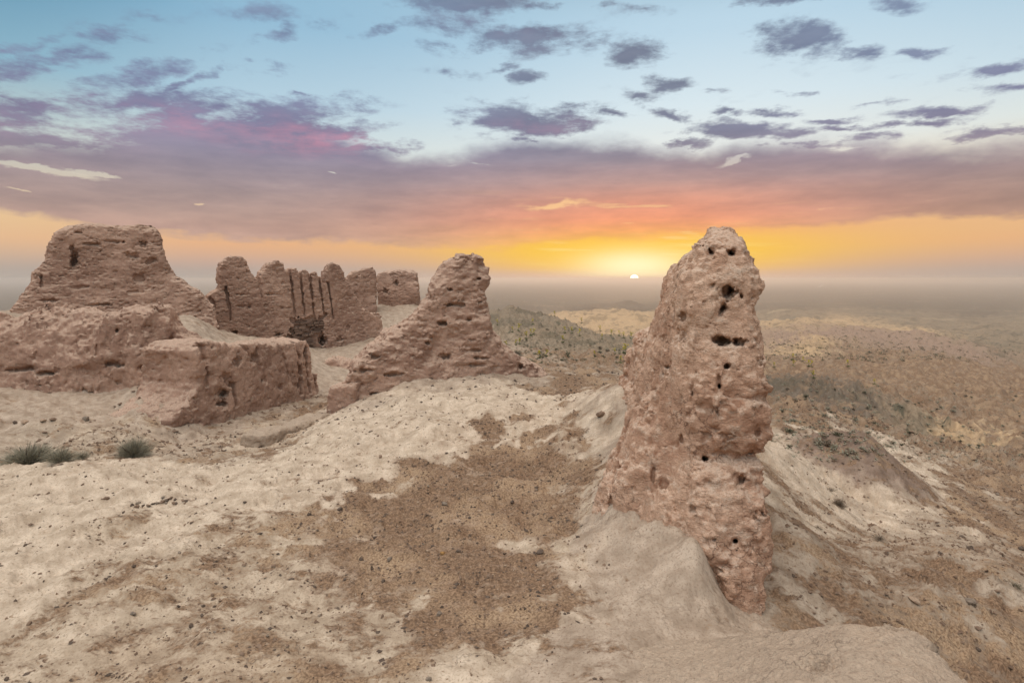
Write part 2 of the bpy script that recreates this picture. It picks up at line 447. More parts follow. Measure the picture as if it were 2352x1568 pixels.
class Field:
    def __init__(self, fr, us, ns, zs, d):
        self.fr, self.us, self.ns, self.zs, self.d = fr, us, ns, zs, d
        self.h = us[1] - us[0]

    def band(self, w):
        m = np.abs(self.d) < w
        i, j, k = np.nonzero(m)
        u, n, z = self.us[i], self.ns[j], self.zs[k]
        x, y, _ = self.fr.world(u, n, z)
        return m, u.astype(np.float32), n.astype(np.float32), z.astype(np.float32), x.astype(np.float32), y.astype(np.float32)

    def sample(self, P):
        r = P[:, :2] - self.fr.o
        q = r @ self.fr.Mi.T
        i = np.rint((q[:, 0] - self.us[0]) / self.h).astype(int)
        j = np.rint((q[:, 1] - self.ns[0]) / self.h).astype(int)
        k = np.rint((P[:, 2] - self.zs[0]) / self.h).astype(int)
        ok = (i >= 0) & (j >= 0) & (k >= 0) & (i < self.d.shape[0]) & (j < self.d.shape[1]) & (k < self.d.shape[2])
        out = np.full(len(P), 9.0)
        out[ok] = self.d[i[ok], j[ok], k[ok]]
        return out

    def hit(self, px, py):
        Y = np.linspace(3, 60, 8000)
        P = np.stack([(px - CX) / F * Y, Y, CZ - (py - HY) / F * Y], 1)
        v = self.sample(P) < 0
        k = int(np.argmax(v))
        return P[k] if v[k] else None

    def carve(self, px, py, rx, ry, depth, k=.03, tilt=0.):
        H = self.hit(px, py)
        if H is None: return
        Y = H[1]; rx, ry = rx / F * Y, ry / F * Y
        dirv = np.array([(px - CX) / F, 1, -(py - HY) / F]); dirv /= np.linalg.norm(dirv)
        right = np.array([dirv[1], -dirv[0], 0]); right /= np.linalg.norm(right)
        up = np.cross(right, dirv)
        R = max(rx, ry) + depth + .5
        c = self.fr.Mi @ (H[:2] - self.fr.o)
        def rng_(ax, v):
            a = np.searchsorted(ax, v - R); b = np.searchsorted(ax, v + R); return slice(a, max(b, a + 1))
        si, sj, sk = rng_(self.us, c[0]), rng_(self.ns, c[1]), rng_(self.zs, H[2])
        U, N, Z = np.meshgrid(self.us[si], self.ns[sj], self.zs[sk], indexing='ij')
        x, y, z = self.fr.world(U, N, Z)
        p = [x - H[0], y - H[1], z - H[2]]
        t = sum(p[q] * dirv[q] for q in range(3))
        a = sum(p[q] * right[q] for q in range(3)); b = sum(p[q] * up[q] for q in range(3))
        ct, st = math.cos(tilt), math.sin(tilt)
        a, b = a * ct + b * st, -a * st + b * ct
        wob = (.6 * n3(x.ravel(), y.ravel(), z.ravel(), .9 * max(rx, ry) * 4) + .5 * n3(x.ravel(), y.ravel(), z.ravel(), 1.1)).reshape(x.shape)
        taper = 1 - .35 * np.clip(t / depth, 0, 1)
        e = (np.sqrt((a / rx) ** 2 + (b / ry) ** 2) - taper - .34 * wob) * min(rx, ry)
        e = np.maximum(np.maximum(e, t - depth), -t - .5)
        self.d[si, sj, sk] = smax(self.d[si, sj, sk], -e, k)

    def mesh(self, name, mat):
        V, Q = surface_nets(self.d)
        u = self.us[0] + V[:, 0] * self.h; n = self.ns[0] + V[:, 1] * self.h; z = self.zs[0] + V[:, 2] * self.h
        x, y, z = self.fr.world(u, n, z)
        if np.cross(self.fr.u, self.fr.n) < 0: Q = Q[:, ::-1]
        P = np.stack([x, y, z], 1)
        # origin at the foot of the ruin
        c = np.array([P[:, 0].mean(), P[:, 1].mean(), P[:, 2].min()])
        return link_mesh(name, P - c, Q, mat, loc=c)


def weather(f, lump=.10, lper=4.0, mid=.045, mper=(1.5, 1.5, 1.0), fine=.012, brick=.03, pit=.08, flute=0., fper=(1.1, 1.1, 6.0), bmask=(-.4, .7), dash=.0, crease=.03, bandw=.36):
    m, u, n, z, x, y = f.band(bandw)
    mp = tuple(1.7 * q for q in mper)
    # erosion mostly takes material away: bulges are cut flat, hollows stay
    disp = .75 * lump * np.maximum(n3(x, y, z, 2.2 * lper), -1.2) + .55 * mid * np.maximum(n3(x + 5, y, z, mp), -.35) + .30 * fine * n3(x, y + 7, z, .6)
    if brick:
        wob = n3(x, y, z + 3, (3.0, 3.0, 5.0)) * .35
        ms = sstep(bmask[0], bmask[1], n3(x + 9, y + 2, z, 6.0))
        disp += .33 * brick * brick_relief(u, z, wob) * ms
    disp += crease * np.maximum(0, .42 - np.abs(n3(x, y + 4, z + 3, (2.2, 2.2, 1.5)))) + .6 * crease * np.maximum(0, .4 - np.abs(n3(x + 1, y, z, (.9, .9, .65))))
    if dash:
        disp += dash * sstep(.9, 1.7, n3(x + 2, y + 6, z, (1.5, 1.5, .60))) * sstep(-.7, .3, n3(x, y, z + 4, 7.))
    disp += .045 * sstep(1.55, 2.3, n3(x + 3, y + 3, z, (.9, .9, .75)))
    if pit:
        disp += .7 * pit * sstep(1.5, 2.3, n3(x, y, z + 11, (1.5, 1.5, .9)))
    if flute:
        disp += .6 * flute * n3(x, y + 3, z, fper)
    f.d[m] += np.clip(disp, -.33, .33).astype(np.float32)


def slab(A, B, outline, thick, h, batter=.12, bback=.15, k=.25, pad=.45, skew=0.):
    fr = Frame(A, B)
    P = [fr.uz(*p) for p in outline]
    fr.skew(skew)
    U = [p[0] for p in P]; Z = [p[1] for p in P]
    zb, zt = min(Z), max(Z)
    us = np.arange(min(U) - pad, max(U) + pad, h)
    zs = np.arange(zb - .1, zt + pad, h)
    ns = np.arange(-pad, thick + pad + .2, h)
    uu, zz = np.meshgrid(us, zs, indexing='ij')
    d2 = sd_poly(uu, zz, P)
    nn, z2 = np.meshgrid(ns, zs, indexing='ij')
    front = batter * (z2 - zb) - nn
    back = nn - thick + bback * (z2 - zb)
    dn = smax(front, back, k * .6)
    d = smax(d2[:, None, :], dn[None, :, :], k).astype(np.float32)
    f = Field(fr, us, ns, zs, d)
    f.batter, f.zb = batter, zb
    return f


def slot(f, p0, p1, r, depth, k=.04):
    """groove running down the front face between two points of the facing plane"""
    (u0, z0), (u1, z1) = f.fr.uz(*p0), f.fr.uz(*p1)
    U, Z = np.meshgrid(f.us, f.zs, indexing='ij')
    e = np.array([u1 - u0, z1 - z0])
    t = np.clip(((U - u0) * e[0] + (Z - z0) * e[1]) / (e @ e), 0, 1)
    x, y, z = f.fr.world(U.ravel(), 0 * U.ravel(), Z.ravel())
    wob = n3(x, y, z, (1.0, 1.0, 1.6)).reshape(U.shape)
    sd = np.hypot(U - u0 - t * e[0], Z - z0 - t * e[1]) - r * (1 - .45 * t + .30 * wob)
    nn = f.ns[None, :, None] - (f.batter * (f.zs - f.zb))[None, None, :] - depth * (1 - .4 * t)[:, None, :]
    cut = np.maximum(sd[:, None, :], nn)
    f.d = smax(f.d, -cut, k).astype(np.float32)


def build_ruins(mat_wall, mat_near, mat_brick, mat_foot):
    R = {}
    # --- tall weathered wall remnant, seen end on, close to the viewer ------------------------------
    h = .018
    fr = Frame.__new__(Frame); fr.o = np.zeros(2); fr.u = np.array([1., 0]); fr.n = np.array([0, 1.]); fr.L = 1; fr.inv()
    us, ns, zs = np.arange(.35, 3.45, h), np.arange(5.0, 12.9, h), np.arange(-1.0, 4.1, h)
    yk = np.array([5.0, 5.6, 6.3, 6.8, 7.2, 8.5, 10., 11.5, 13]); zk = np.array([-1., -.5, .6, 1.2, 2.0, 2.8, 3.6, 4.2])
    tab = np.array([[2.10, 2.10, 2.12, 2.05, 2.10, 2.10, 2.15, 2.2], [2.0, 2.05, 2.15, 2.05, 2.06, 2.04, 2.00, 2.0], [1.3, 1.5, 1.86, 1.98, 2.00, 2.00, 2.00, 2.0],
                    [.75, .95, 1.38, 1.72, 1.95, 2.03, 2.08, 2.1], [.5, .70, 1.15, 1.58, 1.93, 2.12, 2.28, 2.4], [.7, 1.0, 1.55, 1.80, 2.00, 2.2, 2.42, 2.5],
                    [1.3, 1.6, 2.10, 2.25, 2.40, 2.6, 2.7, 2.8], [1.6, 1.9, 2.12, 2.22, 2.42, 2.7, 2.8, 2.9], [1.8, 2.0, 2.2, 2.4, 2.6, 2.8, 2.9, 3.0]])
    tz = np.array([[np.interp(z, zk, row) for z in zs] for row in tab])
    XL = np.stack([np.interp(ns, yk, tz[:, k]) for k in range(len(zs))], 1)               # (n, z)
    zr = [-1, -.3, .0, .3, .7, 1.0, 1.2, 1.30, 1.45, 1.7, 1.85, 1.99, 2.14, 2.5, 2.9, 3.1, 3.25, 3.45, 3.68, 4.1]
    xr = [2.60, 2.64, 2.66, 2.74, 2.79, 2.83, 2.81, 2.86, 2.93, 2.90, 2.91, 2.93, 2.92, 2.91, 2.91, 2.92, 2.90, 2.85, 2.80, 2.7]
    XR = np.interp(zs, zr, xr)
    ZT = np.interp(ns, [5, 6.2, 6.6, 7.0, 7.5, 7.9, 8.3, 8.7, 9.1, 9.6, 10.1, 11., 11.5, 12.0, 12.5, 13],
                   [3.4, 3.66, 3.80, 3.87, 3.84, 3.72, 3.50, 3.40, 3.05, 2.62, 2.30, 2.27, 2.12, 1.75, 1.2, .8])
    YF = np.interp(zs, [-1, -.3, .3, 1, 1.25, 1.45, 2.5, 3.2, 3.6, 4.1], [5.45, 5.62, 5.85, 6.12, 6.22, 6.18, 6.42, 6.55, 6.75, 7.1])
    u_, n_, z_ = us[:, None, None].astype(np.float32), ns[None, :, None].astype(np.float32), zs[None, None, :].astype(np.float32)
    gl = .85
    d = smax((XL[None].astype(np.float32) - u_) * gl, (u_ - XR[None, None].astype(np.float32)) , .22)
    d = smax(d, (YF[None, None].astype(np.float32) - n_) * .95, .32)
    d = smax(d, (z_ - ZT[None, :, None].astype(np.float32)) * .8, .30)
    d = smax(d, n_ - 12.4, .5).astype(np.float32)
    f = Field(fr, us, ns, zs, d)
    m, u, n, z, x, y = f.band(.34)
    flank = sstep(2.3, 1.7, x) * sstep(5.9, 6.6, y)
    course = n3(x * .5, y, z, (2.6, 2.6, .95))
    low = sstep(1.6, .6, z)
    disp = (.036 * np.maximum(n3(x, y, z, 4.6), -1.3) + .009 * np.maximum(n3(x + 4, y, z + 2, (2.0, 2.0, 1.5)), -.4) * (1 + .9 * low) + .006 * np.maximum(n3(x, y + 1, z, .5), -.9) + .016 * np.maximum(0, .45 - np.abs(n3(x, y, z + 3, (1.3, 1.3, 1.3)))) + .012 * np.maximum(0, .4 - np.abs(n3(x + 1, y, z, (.5, .5, .38)))) + .018 * sstep(1.5, 2.3, n3(x + 3, y + 3, z, (.55, .55, .5)))
            + flank * .050 * np.maximum(n3(x, y, z + 5, (1.5, 1.5, 8.5)), -.7) + .014 * np.maximum(n3(x + 6, y, z, (.7, .7, 3.2)), -.5) + (1 - flank) * .016 * np.maximum(course, -.4) * sstep(.7, 1.0, z) * sstep(2.3, 1.9, z)
            + .024 * sstep(1.5, 2.3, n3(x, y, z + 8, .9)) + .025 * sstep(.35, 0, np.abs(n3(x + 2, y + 5, z, (1.5, 1.5, 1.1)))) * sstep(.2, 1.0, n3(x, y, z + 1, 2.)))
    # right edge is knobbly
    disp += sstep(2.55, 2.8, x) * .012 * n3(x, y, z + 9, 1.0)
    f.d[m] += np.clip(disp, -.3, .3).astype(np.float32)
    for c in [(1632, 578, 9, 15, .20, .25), (1680, 581, 9, 8, .5), (1674, 670, 15, 19, .5), (1661, 708, 7, 17, .30, -.45), (1703, 682, 4, 8, .15), (1657, 782, 21, 13, .40), (1700, 784, 22, 11, .13), (1690, 784, 4, 5, .15),
              (1669, 840, 8, 7, .22, .5), (1652, 887, 5, 9, .3), (1532, 843, 7, 4, .25), (1619, 1053, 10, 7, .35), (1700, 1105, 16, 11, .16), (1752, 1180, 13, 12, .14), (1689, 1241, 8, 6, .28),
              (1590, 905, 2.5, 14, .10), (1568, 728, 9, 14, .12), (1740, 995, 7, 14, .09), (1662, 1300, 20, 10, .07), (1565, 1010, 5, 12, .08), (1580, 1120, 7, 22, .08), (1625, 1000, 14, 16, .07), (1500, 1090, 5, 22, .08), (1640, 985, 12, 8, .07)]:
        f.carve(c[0], c[1], c[2], c[3], c[4], tilt=c[5] if len(c) > 5 else 0, k=.025)
    R['pillar'] = f
    tag(f.mesh('wall_remnant', mat_near), 'tall pitted mud wall remnant with dark holes, nearest the viewer, right of the sun', 'ruined wall')

    # --- tooth-shaped remnant in the middle -----------------------------------------------------------
    f = slab((795, 15.3), (1250, 17.8), [(786, 960), (790, 885), (808, 848), (838, 816), (868, 788), (888, 764), (938, 738), (963, 708), (984, 682), (998, 652), (1013, 628), (1030, 603), (1045, 592), (1060, 583), (1085, 576),
             (1105, 574), (1122, 579), (1129, 592), (1126, 606), (1138, 616), (1140, 640), (1135, 660), (1134, 690), (1137, 720), (1144, 750), (1157, 780), (1172, 805), (1192, 822), (1222, 836), (1252, 853), (1280, 872), (1290, 930)],
             1.9, .03, batter=.13, bback=.12, k=.36, skew=.6)
    weather(f, lump=.09, lper=3.0, mid=.06, mper=(1.5, 1.5, .85), fine=.016, brick=.06, bmask=(-.9, .3), pit=.08, dash=.035)
    for c in [(1015, 742, 12, 5, .3), (1023, 818, 14, 7, .22), (860, 820, 14, 6, .2), (838, 850, 20, 5, .2), (1100, 640, 6, 4, .2), (1035, 665, 6, 4, .2), (900, 860, 22, 5, .18), (1040, 700, 30, 5, .2), (1078, 735, 6, 5, .2), (1196, 843, 6, 8, .25), (880, 905, 26, 5, .2),
              (980, 788, 8, 5, .2), (1095, 805, 22, 4, .16), (1110, 822, 26, 4, .16), (1106, 838, 30, 4, .14)]:
        f.carve(*c)
    tag(f.mesh('wall_remnant', mat_wall), 'tooth-shaped mud wall remnant with a leaning peak, behind the pale hump', 'ruined wall')

    # --- low plastered stub left of the tooth ---------------------------------------------------------
    f = slab((743, 15.6), (805, 15.4), [(744, 965), (744, 897), (752, 890), (775, 884), (795, 880), (815, 880), (815, 965)], 1.3, .03, batter=.05, bback=.05, k=.16)
    weather(f, lump=.03, mid=.03, fine=.02, brick=0, pit=.03, crease=.03)
    tag(f.mesh('low_wall', mat_wall), 'low smooth block of mud wall against the left foot of the tooth-shaped remnant', 'low wall')

    # --- kerb-like edge of an old wall at the side of the pale hump -----------------------------------
    f = slab((624, 12.6), (760, 15.2), [(622, 1030), (625, 1001), (640, 992), (690, 979), (735, 963), (765, 951), (768, 985), (700, 1015)], .85, .025, batter=.25, bback=.1, k=.10, pad=.3)
    weather(f, lump=.03, mid=.03, fine=.02, brick=0, pit=.03, crease=.03)
    tag(f.mesh('low_wall', mat_foot), 'long flat mud wall footing along the gully edge, sloping up beside the pale hump', 'low wall')

    # --- left tower ------------------------------------------------------------------------------------
    f = slab((0, 24.6), (490, 27.4), [(-30, 800), (3, 738), (30, 700), (58, 655), (62, 628), (72, 619), (85, 611), (94, 590), (96, 560), (110, 540), (130, 525), (150, 515), (190, 512), (240, 512), (282, 510), (332, 511), (352, 517), (368, 530),
             (377, 545), (376, 560), (381, 590), (392, 612), (406, 631), (430, 647), (456, 669), (482, 684), (500, 700), (515, 800)], 4.6, .042, batter=.16, bback=.25, k=.42, pad=.5, skew=.85)
    # notch between main body and the broken left pier
    weather(f, lump=.09, lper=5.0, mid=.05, mper=(2.2, 2.2, 1.3), fine=.03, brick=.07, bmask=(-1.2, .1), pit=.10, dash=.075, crease=.05)
    for c in [(172, 596, 9, 25, .8, .1), (166, 566, 5, 5, .3), (178, 534, 11, 3, .2), (95, 640, 3, 16, .25), (330, 560, 10, 8, .25), (345, 600, 14, 10, .2), (320, 640, 16, 12, .2), (300, 590, 16, 9, .18), (205, 560, 20, 4, .16), (260, 555, 24, 4, .16), (180, 660, 20, 4, .15),
              (100, 690, 24, 4, .2), (220, 700, 26, 4, .2), (190, 720, 30, 4, .25), (310, 670, 14, 4, .2)]:
        f.carve(*c, k=.05) if len(c) < 6 else f.carve(*c[:5], k=.05, tilt=c[5])
    tag(f.mesh('ruined_tower', mat_wall), 'broad flat-topped mud-brick tower with a tall arrow slit, highest ruin at the left', 'ruined tower')

    # --- collapsed wall mound in front of it --------------------------------------------------------------
    f = slab((-90, 16.9), (480, 16.4), [(-240, 960), (-236, 745), (-150, 716), (-60, 722), (0, 732), (35, 712), (70, 705), (150, 706), (200, 712), (250, 712), (300, 702), (345, 697), (372, 699), (392, 716), (410, 742), (428, 760), (452, 778), (470, 802), (480, 835), (486, 875), (484, 960)],
             3.4, .036, batter=.22, bback=.35, k=.7, pad=.5, skew=.7)
    weather(f, lump=.15, lper=4.0, mid=.045, mper=(1.5, 1.5, 1.2), fine=.03, brick=.04, bmask=(0, 1.2), pit=.09, flute=.05, fper=(1.8, 1.8, 7), dash=.0, crease=.045)
    for c in [(100, 856, 26, 6, .35), (60, 846, 18, 6, .25), (25, 850, 14, 5, .2), (270, 838, 14, 7, .3), (330, 845, 12, 8, .2), (222, 800, 3, 14, .12), (268, 760, 4, 5, .2), (205, 795, 3, 16, .12), (395, 790, 5, 30, .16), (420, 850, 16, 7, .2), (250, 835, 14, 5, .2)]:
        f.carve(*c, k=.08)
    tag(f.mesh('collapsed_wall', mat_wall), 'rounded slumped mud wall with an undercut base, in front of the arrow-slit tower', 'ruined wall')

    # --- block wall running away from the viewer, right of the mound ---------------------------------
    f = slab((400, 14.5), (740, 21.2), [(400, 1040), (400, 966), (412, 950), (436, 930), (455, 905), (466, 880), (466, 840), (458, 808), (472, 790), (500, 780), (540, 786), (590, 792), (640, 790), (690, 784), (716, 779), (729, 795), (734, 830), (737, 870), (742, 935)],
             2.3, .03, batter=.07, bback=.10, k=.14)
    weather(f, lump=.05, lper=3.0, mid=.03, mper=(1.5, 1.5, 1.0), fine=.014, brick=.035, bmask=(-.2, .9), pit=.05, flute=.025, fper=(1.2, 1.2, 6), dash=.015, crease=.03)
    for p0, p1, r, dp in [((694, 800), (698, 905), .14, .40), ((712, 800), (716, 900), .12, .35), ((729, 800), (731, 895), .12, .3), ((665, 815), (672, 880), .07, .14), ((545, 885), (549, 930), .09, .25), ((480, 800), (490, 880), .12, .22), ((600, 800), (604, 850), .06, .10), ((575, 795), (590, 830), .09, .16)]:
        slot(f, p0, p1, r, dp)
    for c in [(512, 902, 12, 12, .55), (508, 925, 14, 10, .4), (585, 822, 12, 14, .25), (545, 830, 10, 12, .2), (530, 880, 12, 14, .22), (645, 890, 7, 8, .14), (690, 880, 10, 12, .2), (612, 872, 12, 8, .12), (520, 865, 14, 10, .18)]:
        f.carve(*c)
    tag(f.mesh('wall_block', mat_wall), 'square-cornered mud wall block with a dark niche, right of the slumped wall', 'ruined wall')

    # --- slotted wall -----------------------------------------------------------------------------------
    out = [(470, 840), (474, 690), (480, 679), (492, 666), (503, 663), (504, 635), (512, 607), (523, 588), (538, 585), (558, 589), (571, 598), (577, 611), (580, 626), (592, 637), (600, 622), (622, 603), (642, 598), (657, 604), (661, 616), (667, 618), (676, 613),
           (686, 615), (690, 627), (694, 636), (698, 620), (703, 618), (710, 623), (713, 637), (716, 646), (719, 628), (726, 623), (732, 628), (735, 634), (742, 634), (746, 648), (749, 650), (752, 628), (756, 611), (767, 602), (782, 609), (791, 622), (795, 635),
           (811, 659), (824, 686), (842, 708), (853, 719), (872, 718), (880, 728), (885, 756), (885, 840)]
    f = slab((485, 30.0), (880, 36.0), out, 1.5, .042, batter=.03, bback=.05, k=.11, pad=.4)
    weather(f, lump=.05, lper=4.0, mid=.05, mper=(1.2, 1.2, 1.0), fine=.03, brick=.055, bmask=(-.6, .6), pit=.05, dash=.06, crease=.04)
    for p0, p1, r, dp in [((668, 612), (681, 730), .085, .40), ((692, 625), (704, 732), .085, .40), ((715, 638), (725, 730), .085, .40), ((736, 632), (747, 729), .075, .38), ((757, 650), (768, 733), .065, .34),
                          ((487, 690), (497, 740), .13, .35), ((520, 660), (532, 736), .10, .35), ((596, 640), (604, 684), .06, .18)]:
        slot(f, p0, p1, r, dp, k=.05)
    # recess of the broken brickwork and the hole under it
    (u0, z0), (u1, z1) = f.fr.uz(668, 797), f.fr.uz(748, 730)
    U, Z = np.meshgrid(f.us, f.zs, indexing='ij')
    x, y, z = f.fr.world(U.ravel(), 0 * U.ravel(), Z.ravel())
    sd = np.maximum(np.maximum(u0 - U, U - u1), Z - z1) + .12 * n3(x, y, z, 1.6).reshape(U.shape)
    cut = np.maximum(sd[:, None, :], (f.ns[None, :, None] - (f.batter * (f.zs - f.zb))[None, None, :] - .30))
    f.d = smax(f.d, -cut, .05).astype(np.float32)
    for c in [(739, 782, 8, 14, 1.0), (540, 763, 7, 6, .4), (640, 768, 8, 5, .3), (780, 780, 8, 6, .25), (800, 752, 5, 9, .15), (610, 702, 5, 5, .15), (648, 706, 4, 4, .15), (572, 705, 4, 3, .15), (556, 676, 16, 3, .12), (625, 676, 14, 3, .1), (668, 707, 8, 3, .1), (555, 704, 9, 3, .1), (570, 625, 7, 3, .1), (650, 650, 6, 4, .12), (615, 650, 5, 3, .1)]:
        f.carve(*c, k=.05)
    wall = tag(f.mesh('slotted_wall', mat_wall), 'high jagged mud wall cut by narrow vertical slots, standing against the sky', 'ruined wall')
    # exposed brickwork: loose courses of bricks in the recess, a part of the wall
    V, Q = [], []
    r_ = np.random.default_rng(3)
    zc = z0 - .1
    while zc < z1 - .05:
        uc = u0 + r_.uniform(-.2, .1)
        while uc < u1 - .1:
            w = r_.uniform(.24, .46)
            edge = min(uc - u0, u1 - uc - w)
            pxu = 739
            du_, _ = f.fr.uz(739, 782)
            door = abs(uc + w / 2 - du_) < .42 and zc < f.fr.uz(739, 765)[1]
            if not door and r_.random() < .80 and zc < z1 - .1 - .5 * r_.random() * (edge < .3):
                pr = r_.uniform(-.02, .24)
                nb = f.batter * (zc - f.zb)
                ht = r_.uniform(.095, .125)
                b0 = len(V) * 8
                c8 = np.array([(a, b, c) for a in (uc + .012, uc + w - .012) for b in (nb + .28 - pr, nb + .6) for c in (zc, zc + ht)]) + r_.normal(0, .013, (8, 3))
                wx, wy, wz = f.fr.world(c8[:, 0], c8[:, 1], c8[:, 2])
                V.append(np.stack([wx, wy, wz], 1))
                Q += [[b0 + i for i in q] for q in ((0, 1, 3, 2), (4, 6, 7, 5), (0, 4, 5, 1), (2, 3, 7, 6), (0, 2, 6, 4), (1, 5, 7, 3))]
            uc += w
        zc += .135
    V = np.concatenate(V) - np.array(wall.location)
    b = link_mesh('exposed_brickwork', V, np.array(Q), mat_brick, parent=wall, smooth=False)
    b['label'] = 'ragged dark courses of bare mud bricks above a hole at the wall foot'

    # --- far corner towers ------------------------------------------------------------------------------
    f = slab((790, 44.0), (868, 45.5), [(786, 760), (790, 650), (797, 634), (809, 623), (830, 618), (855, 614), (860, 620), (865, 632), (869, 690), (872, 760)], 3.5, .06, batter=.10, bback=.12, k=.35, pad=.5, skew=.8)
    weather(f, lump=.10, lper=5, mid=.06, mper=(2.4, 2.4, 1.2), fine=.02, brick=.08, bmask=(-1.2, .2), pit=.1, dash=.10)
    tag(f.mesh('ruined_bastion', mat_wall), 'far mud bastion with a sloping rounded top, directly right of the slotted wall', 'ruined bastion')
    f = slab((868, 49.5), (965, 48.5), [(862, 740), (864, 640), (868, 627), (886, 621), (921, 618), (945, 620), (955, 628), (958, 651), (961, 685), (966, 740)], 4.0, .06, batter=.05, bback=.1, k=.35, pad=.5, skew=.8)
    weather(f, lump=.10, lper=5, mid=.06, mper=(2.4, 2.4, 1.2), fine=.02, brick=.08, bmask=(-1.2, .2), pit=.12, dash=.10)
    for c in [(910, 650, 6, 8, .5), (886, 668, 8, 8, .4)]:
        f.carve(*c, k=.08)
    tag(f.mesh('ruined_bastion', mat_wall), 'farthest mud bastion, square and flat-topped, left of the tooth-shaped remnant', 'ruined bastion')

    # --- slumped lump of wall at the back of the gully ---------------------------------------------------
    f = slab((730, 25.5), (850, 26.0), [(726, 920), (728, 836), (742, 828), (770, 825), (800, 829), (822, 838), (850, 858), (860, 920)], 2.4, .045, batter=.35, bback=.4, k=.6, pad=.4)
    weather(f, lump=.10, lper=3, mid=.06, fine=.02, brick=0, pit=.08, flute=.03)
    tag(f.mesh('mud_mound', mat_wall), 'low rounded mud mound at the back of the gully, behind the tooth-shaped remnant', 'mound')
    return R


def build_ledge(mat):
    """stub of the wall the viewer stands at: rounded clay ledge, bottom right"""
    edge = [(1690, 1462, .20), (1740, 1446, .38), (1820, 1440, .57), (1900, 1431, .70), (1985, 1421, .82), (2060, 1432, .85), (2110, 1448, .86), (2180, 1500, .83), (2240, 1568, .79)]
    E = [gz(*e) for e in edge]
    inner = [gz(1900, 1568, .90), gz(1650, 1568, .58), gz(1450, 1568, .36), gz(1250, 1568, .24), gz(1800, 1500, .72), gz(2000, 1500, .93), gz(2100, 1540, .93), gz(1500, 1480, .22), gz(1600, 1470, .22), gz(1350, 1520, .24),
             np.array([1.2, 2.0, .75]), np.array([2.2, 2.3, .9]), np.array([.2, 2.2, .3]), np.array([.2, 3.2, .28]), np.array([2.6, 1.6, .75])]
    P = np.array(E + inner)
    n = len(P)
    A = np.zeros((n + 3, n + 3))
    A[:n, :n] = _tps((P[:, None, 0] - P[:, 0]) ** 2 + (P[:, None, 1] - P[:, 1]) ** 2) + np.eye(n) * .01
    A[:n, n:] = np.stack([np.ones(n), P[:, 0], P[:, 1]], 1); A[n:, :n] = A[:n, n:].T
    C = np.linalg.solve(A, np.concatenate([P[:, 2], [0, 0, 0]]))
    poly = [e[:2] for e in E] + [(2.75, 2.2), (2.4, 1.2), (.6, 1.3), (-.1, 2.4), tuple(gz(1210, 1568, .2)[:2]), tuple(gz(1330, 1500, .2)[:2]), tuple(gz(1500, 1466, .18)[:2])]
    h = .012
    xs, ys = np.arange(-.4, 3.5, h), np.arange(1.0, 5.3, h)
    X, Yg = np.meshgrid(xs, ys, indexing='ij')
    x, y = X.ravel(), Yg.ravel()
    K = np.concatenate([_tps((x[s:s + 60000, None] - P[:, 0]) ** 2 + (y[s:s + 60000, None] - P[:, 1]) ** 2) @ C[:n] for s in range(0, x.size, 60000)])
    z = K + C[n] + C[n + 1] * x + C[n + 2] * y
    sd = sd_poly(x, y, poly) + .03 * n2(x, y, 1.6)
    right = sstep(1.7, 2.2, x)
    z = z - np.maximum(0, sd + .10) ** 2 * (2.0 + 10 * right) - np.maximum(0, sd) * (.15 + 3.2 * right)
    z = z + .008 * n2(x, y, 3.2) + .002 * n2(x, y, .9)
    # little hollow with crumbs
    hx, hy, _ = gz(1880, 1522, .85)
    z -= .06 * np.exp(-((x - hx) / .09) ** 2 - ((y - hy) / .11) ** 2) * (1 + .5 * n2(x, y, .5))
    keep = (sd < .34).reshape(X.shape)
    i = np.arange(x.size).reshape(X.shape)
    q = np.stack([i[:-1, :-1], i[1:, :-1], i[1:, 1:], i[:-1, 1:]], -1).reshape(-1, 4)
    kq = (keep[:-1, :-1] & keep[1:, :-1] & keep[1:, 1:] & keep[:-1, 1:]).ravel()
    q = q[kq]
    used = np.unique(q); rm = np.full(x.size, -1); rm[used] = np.arange(len(used))
    V = np.stack([x, y, z], 1)[used]
    c = np.array([1.9, 3.2, 0.0])
    o = link_mesh('wall_stub', V - c, rm[q], mat, loc=c)
    tag(o, 'rounded clay wall stub at the bottom right, in front of the tall pitted remnant', 'wall stub')
    def top(px, py):
        Y = np.linspace(2, 6, 600); Xr = (px - CX) / F * Y; Zr = CZ - (py - HY) / F * Y
        Kr = _tps((Xr[:, None] - P[:, 0]) ** 2 + (Yr[:, None] - P[:, 1]) ** 2) if False else _tps((Xr[:, None] - P[:, 0]) ** 2 + (Y[:, None] - P[:, 1]) ** 2)
        hz = Kr @ C[:n] + C[n] + C[n + 1] * Xr + C[n + 2] * Y
        k = np.argmax(hz > Zr)
        return Xr[k], Y[k], hz[k]
    return top
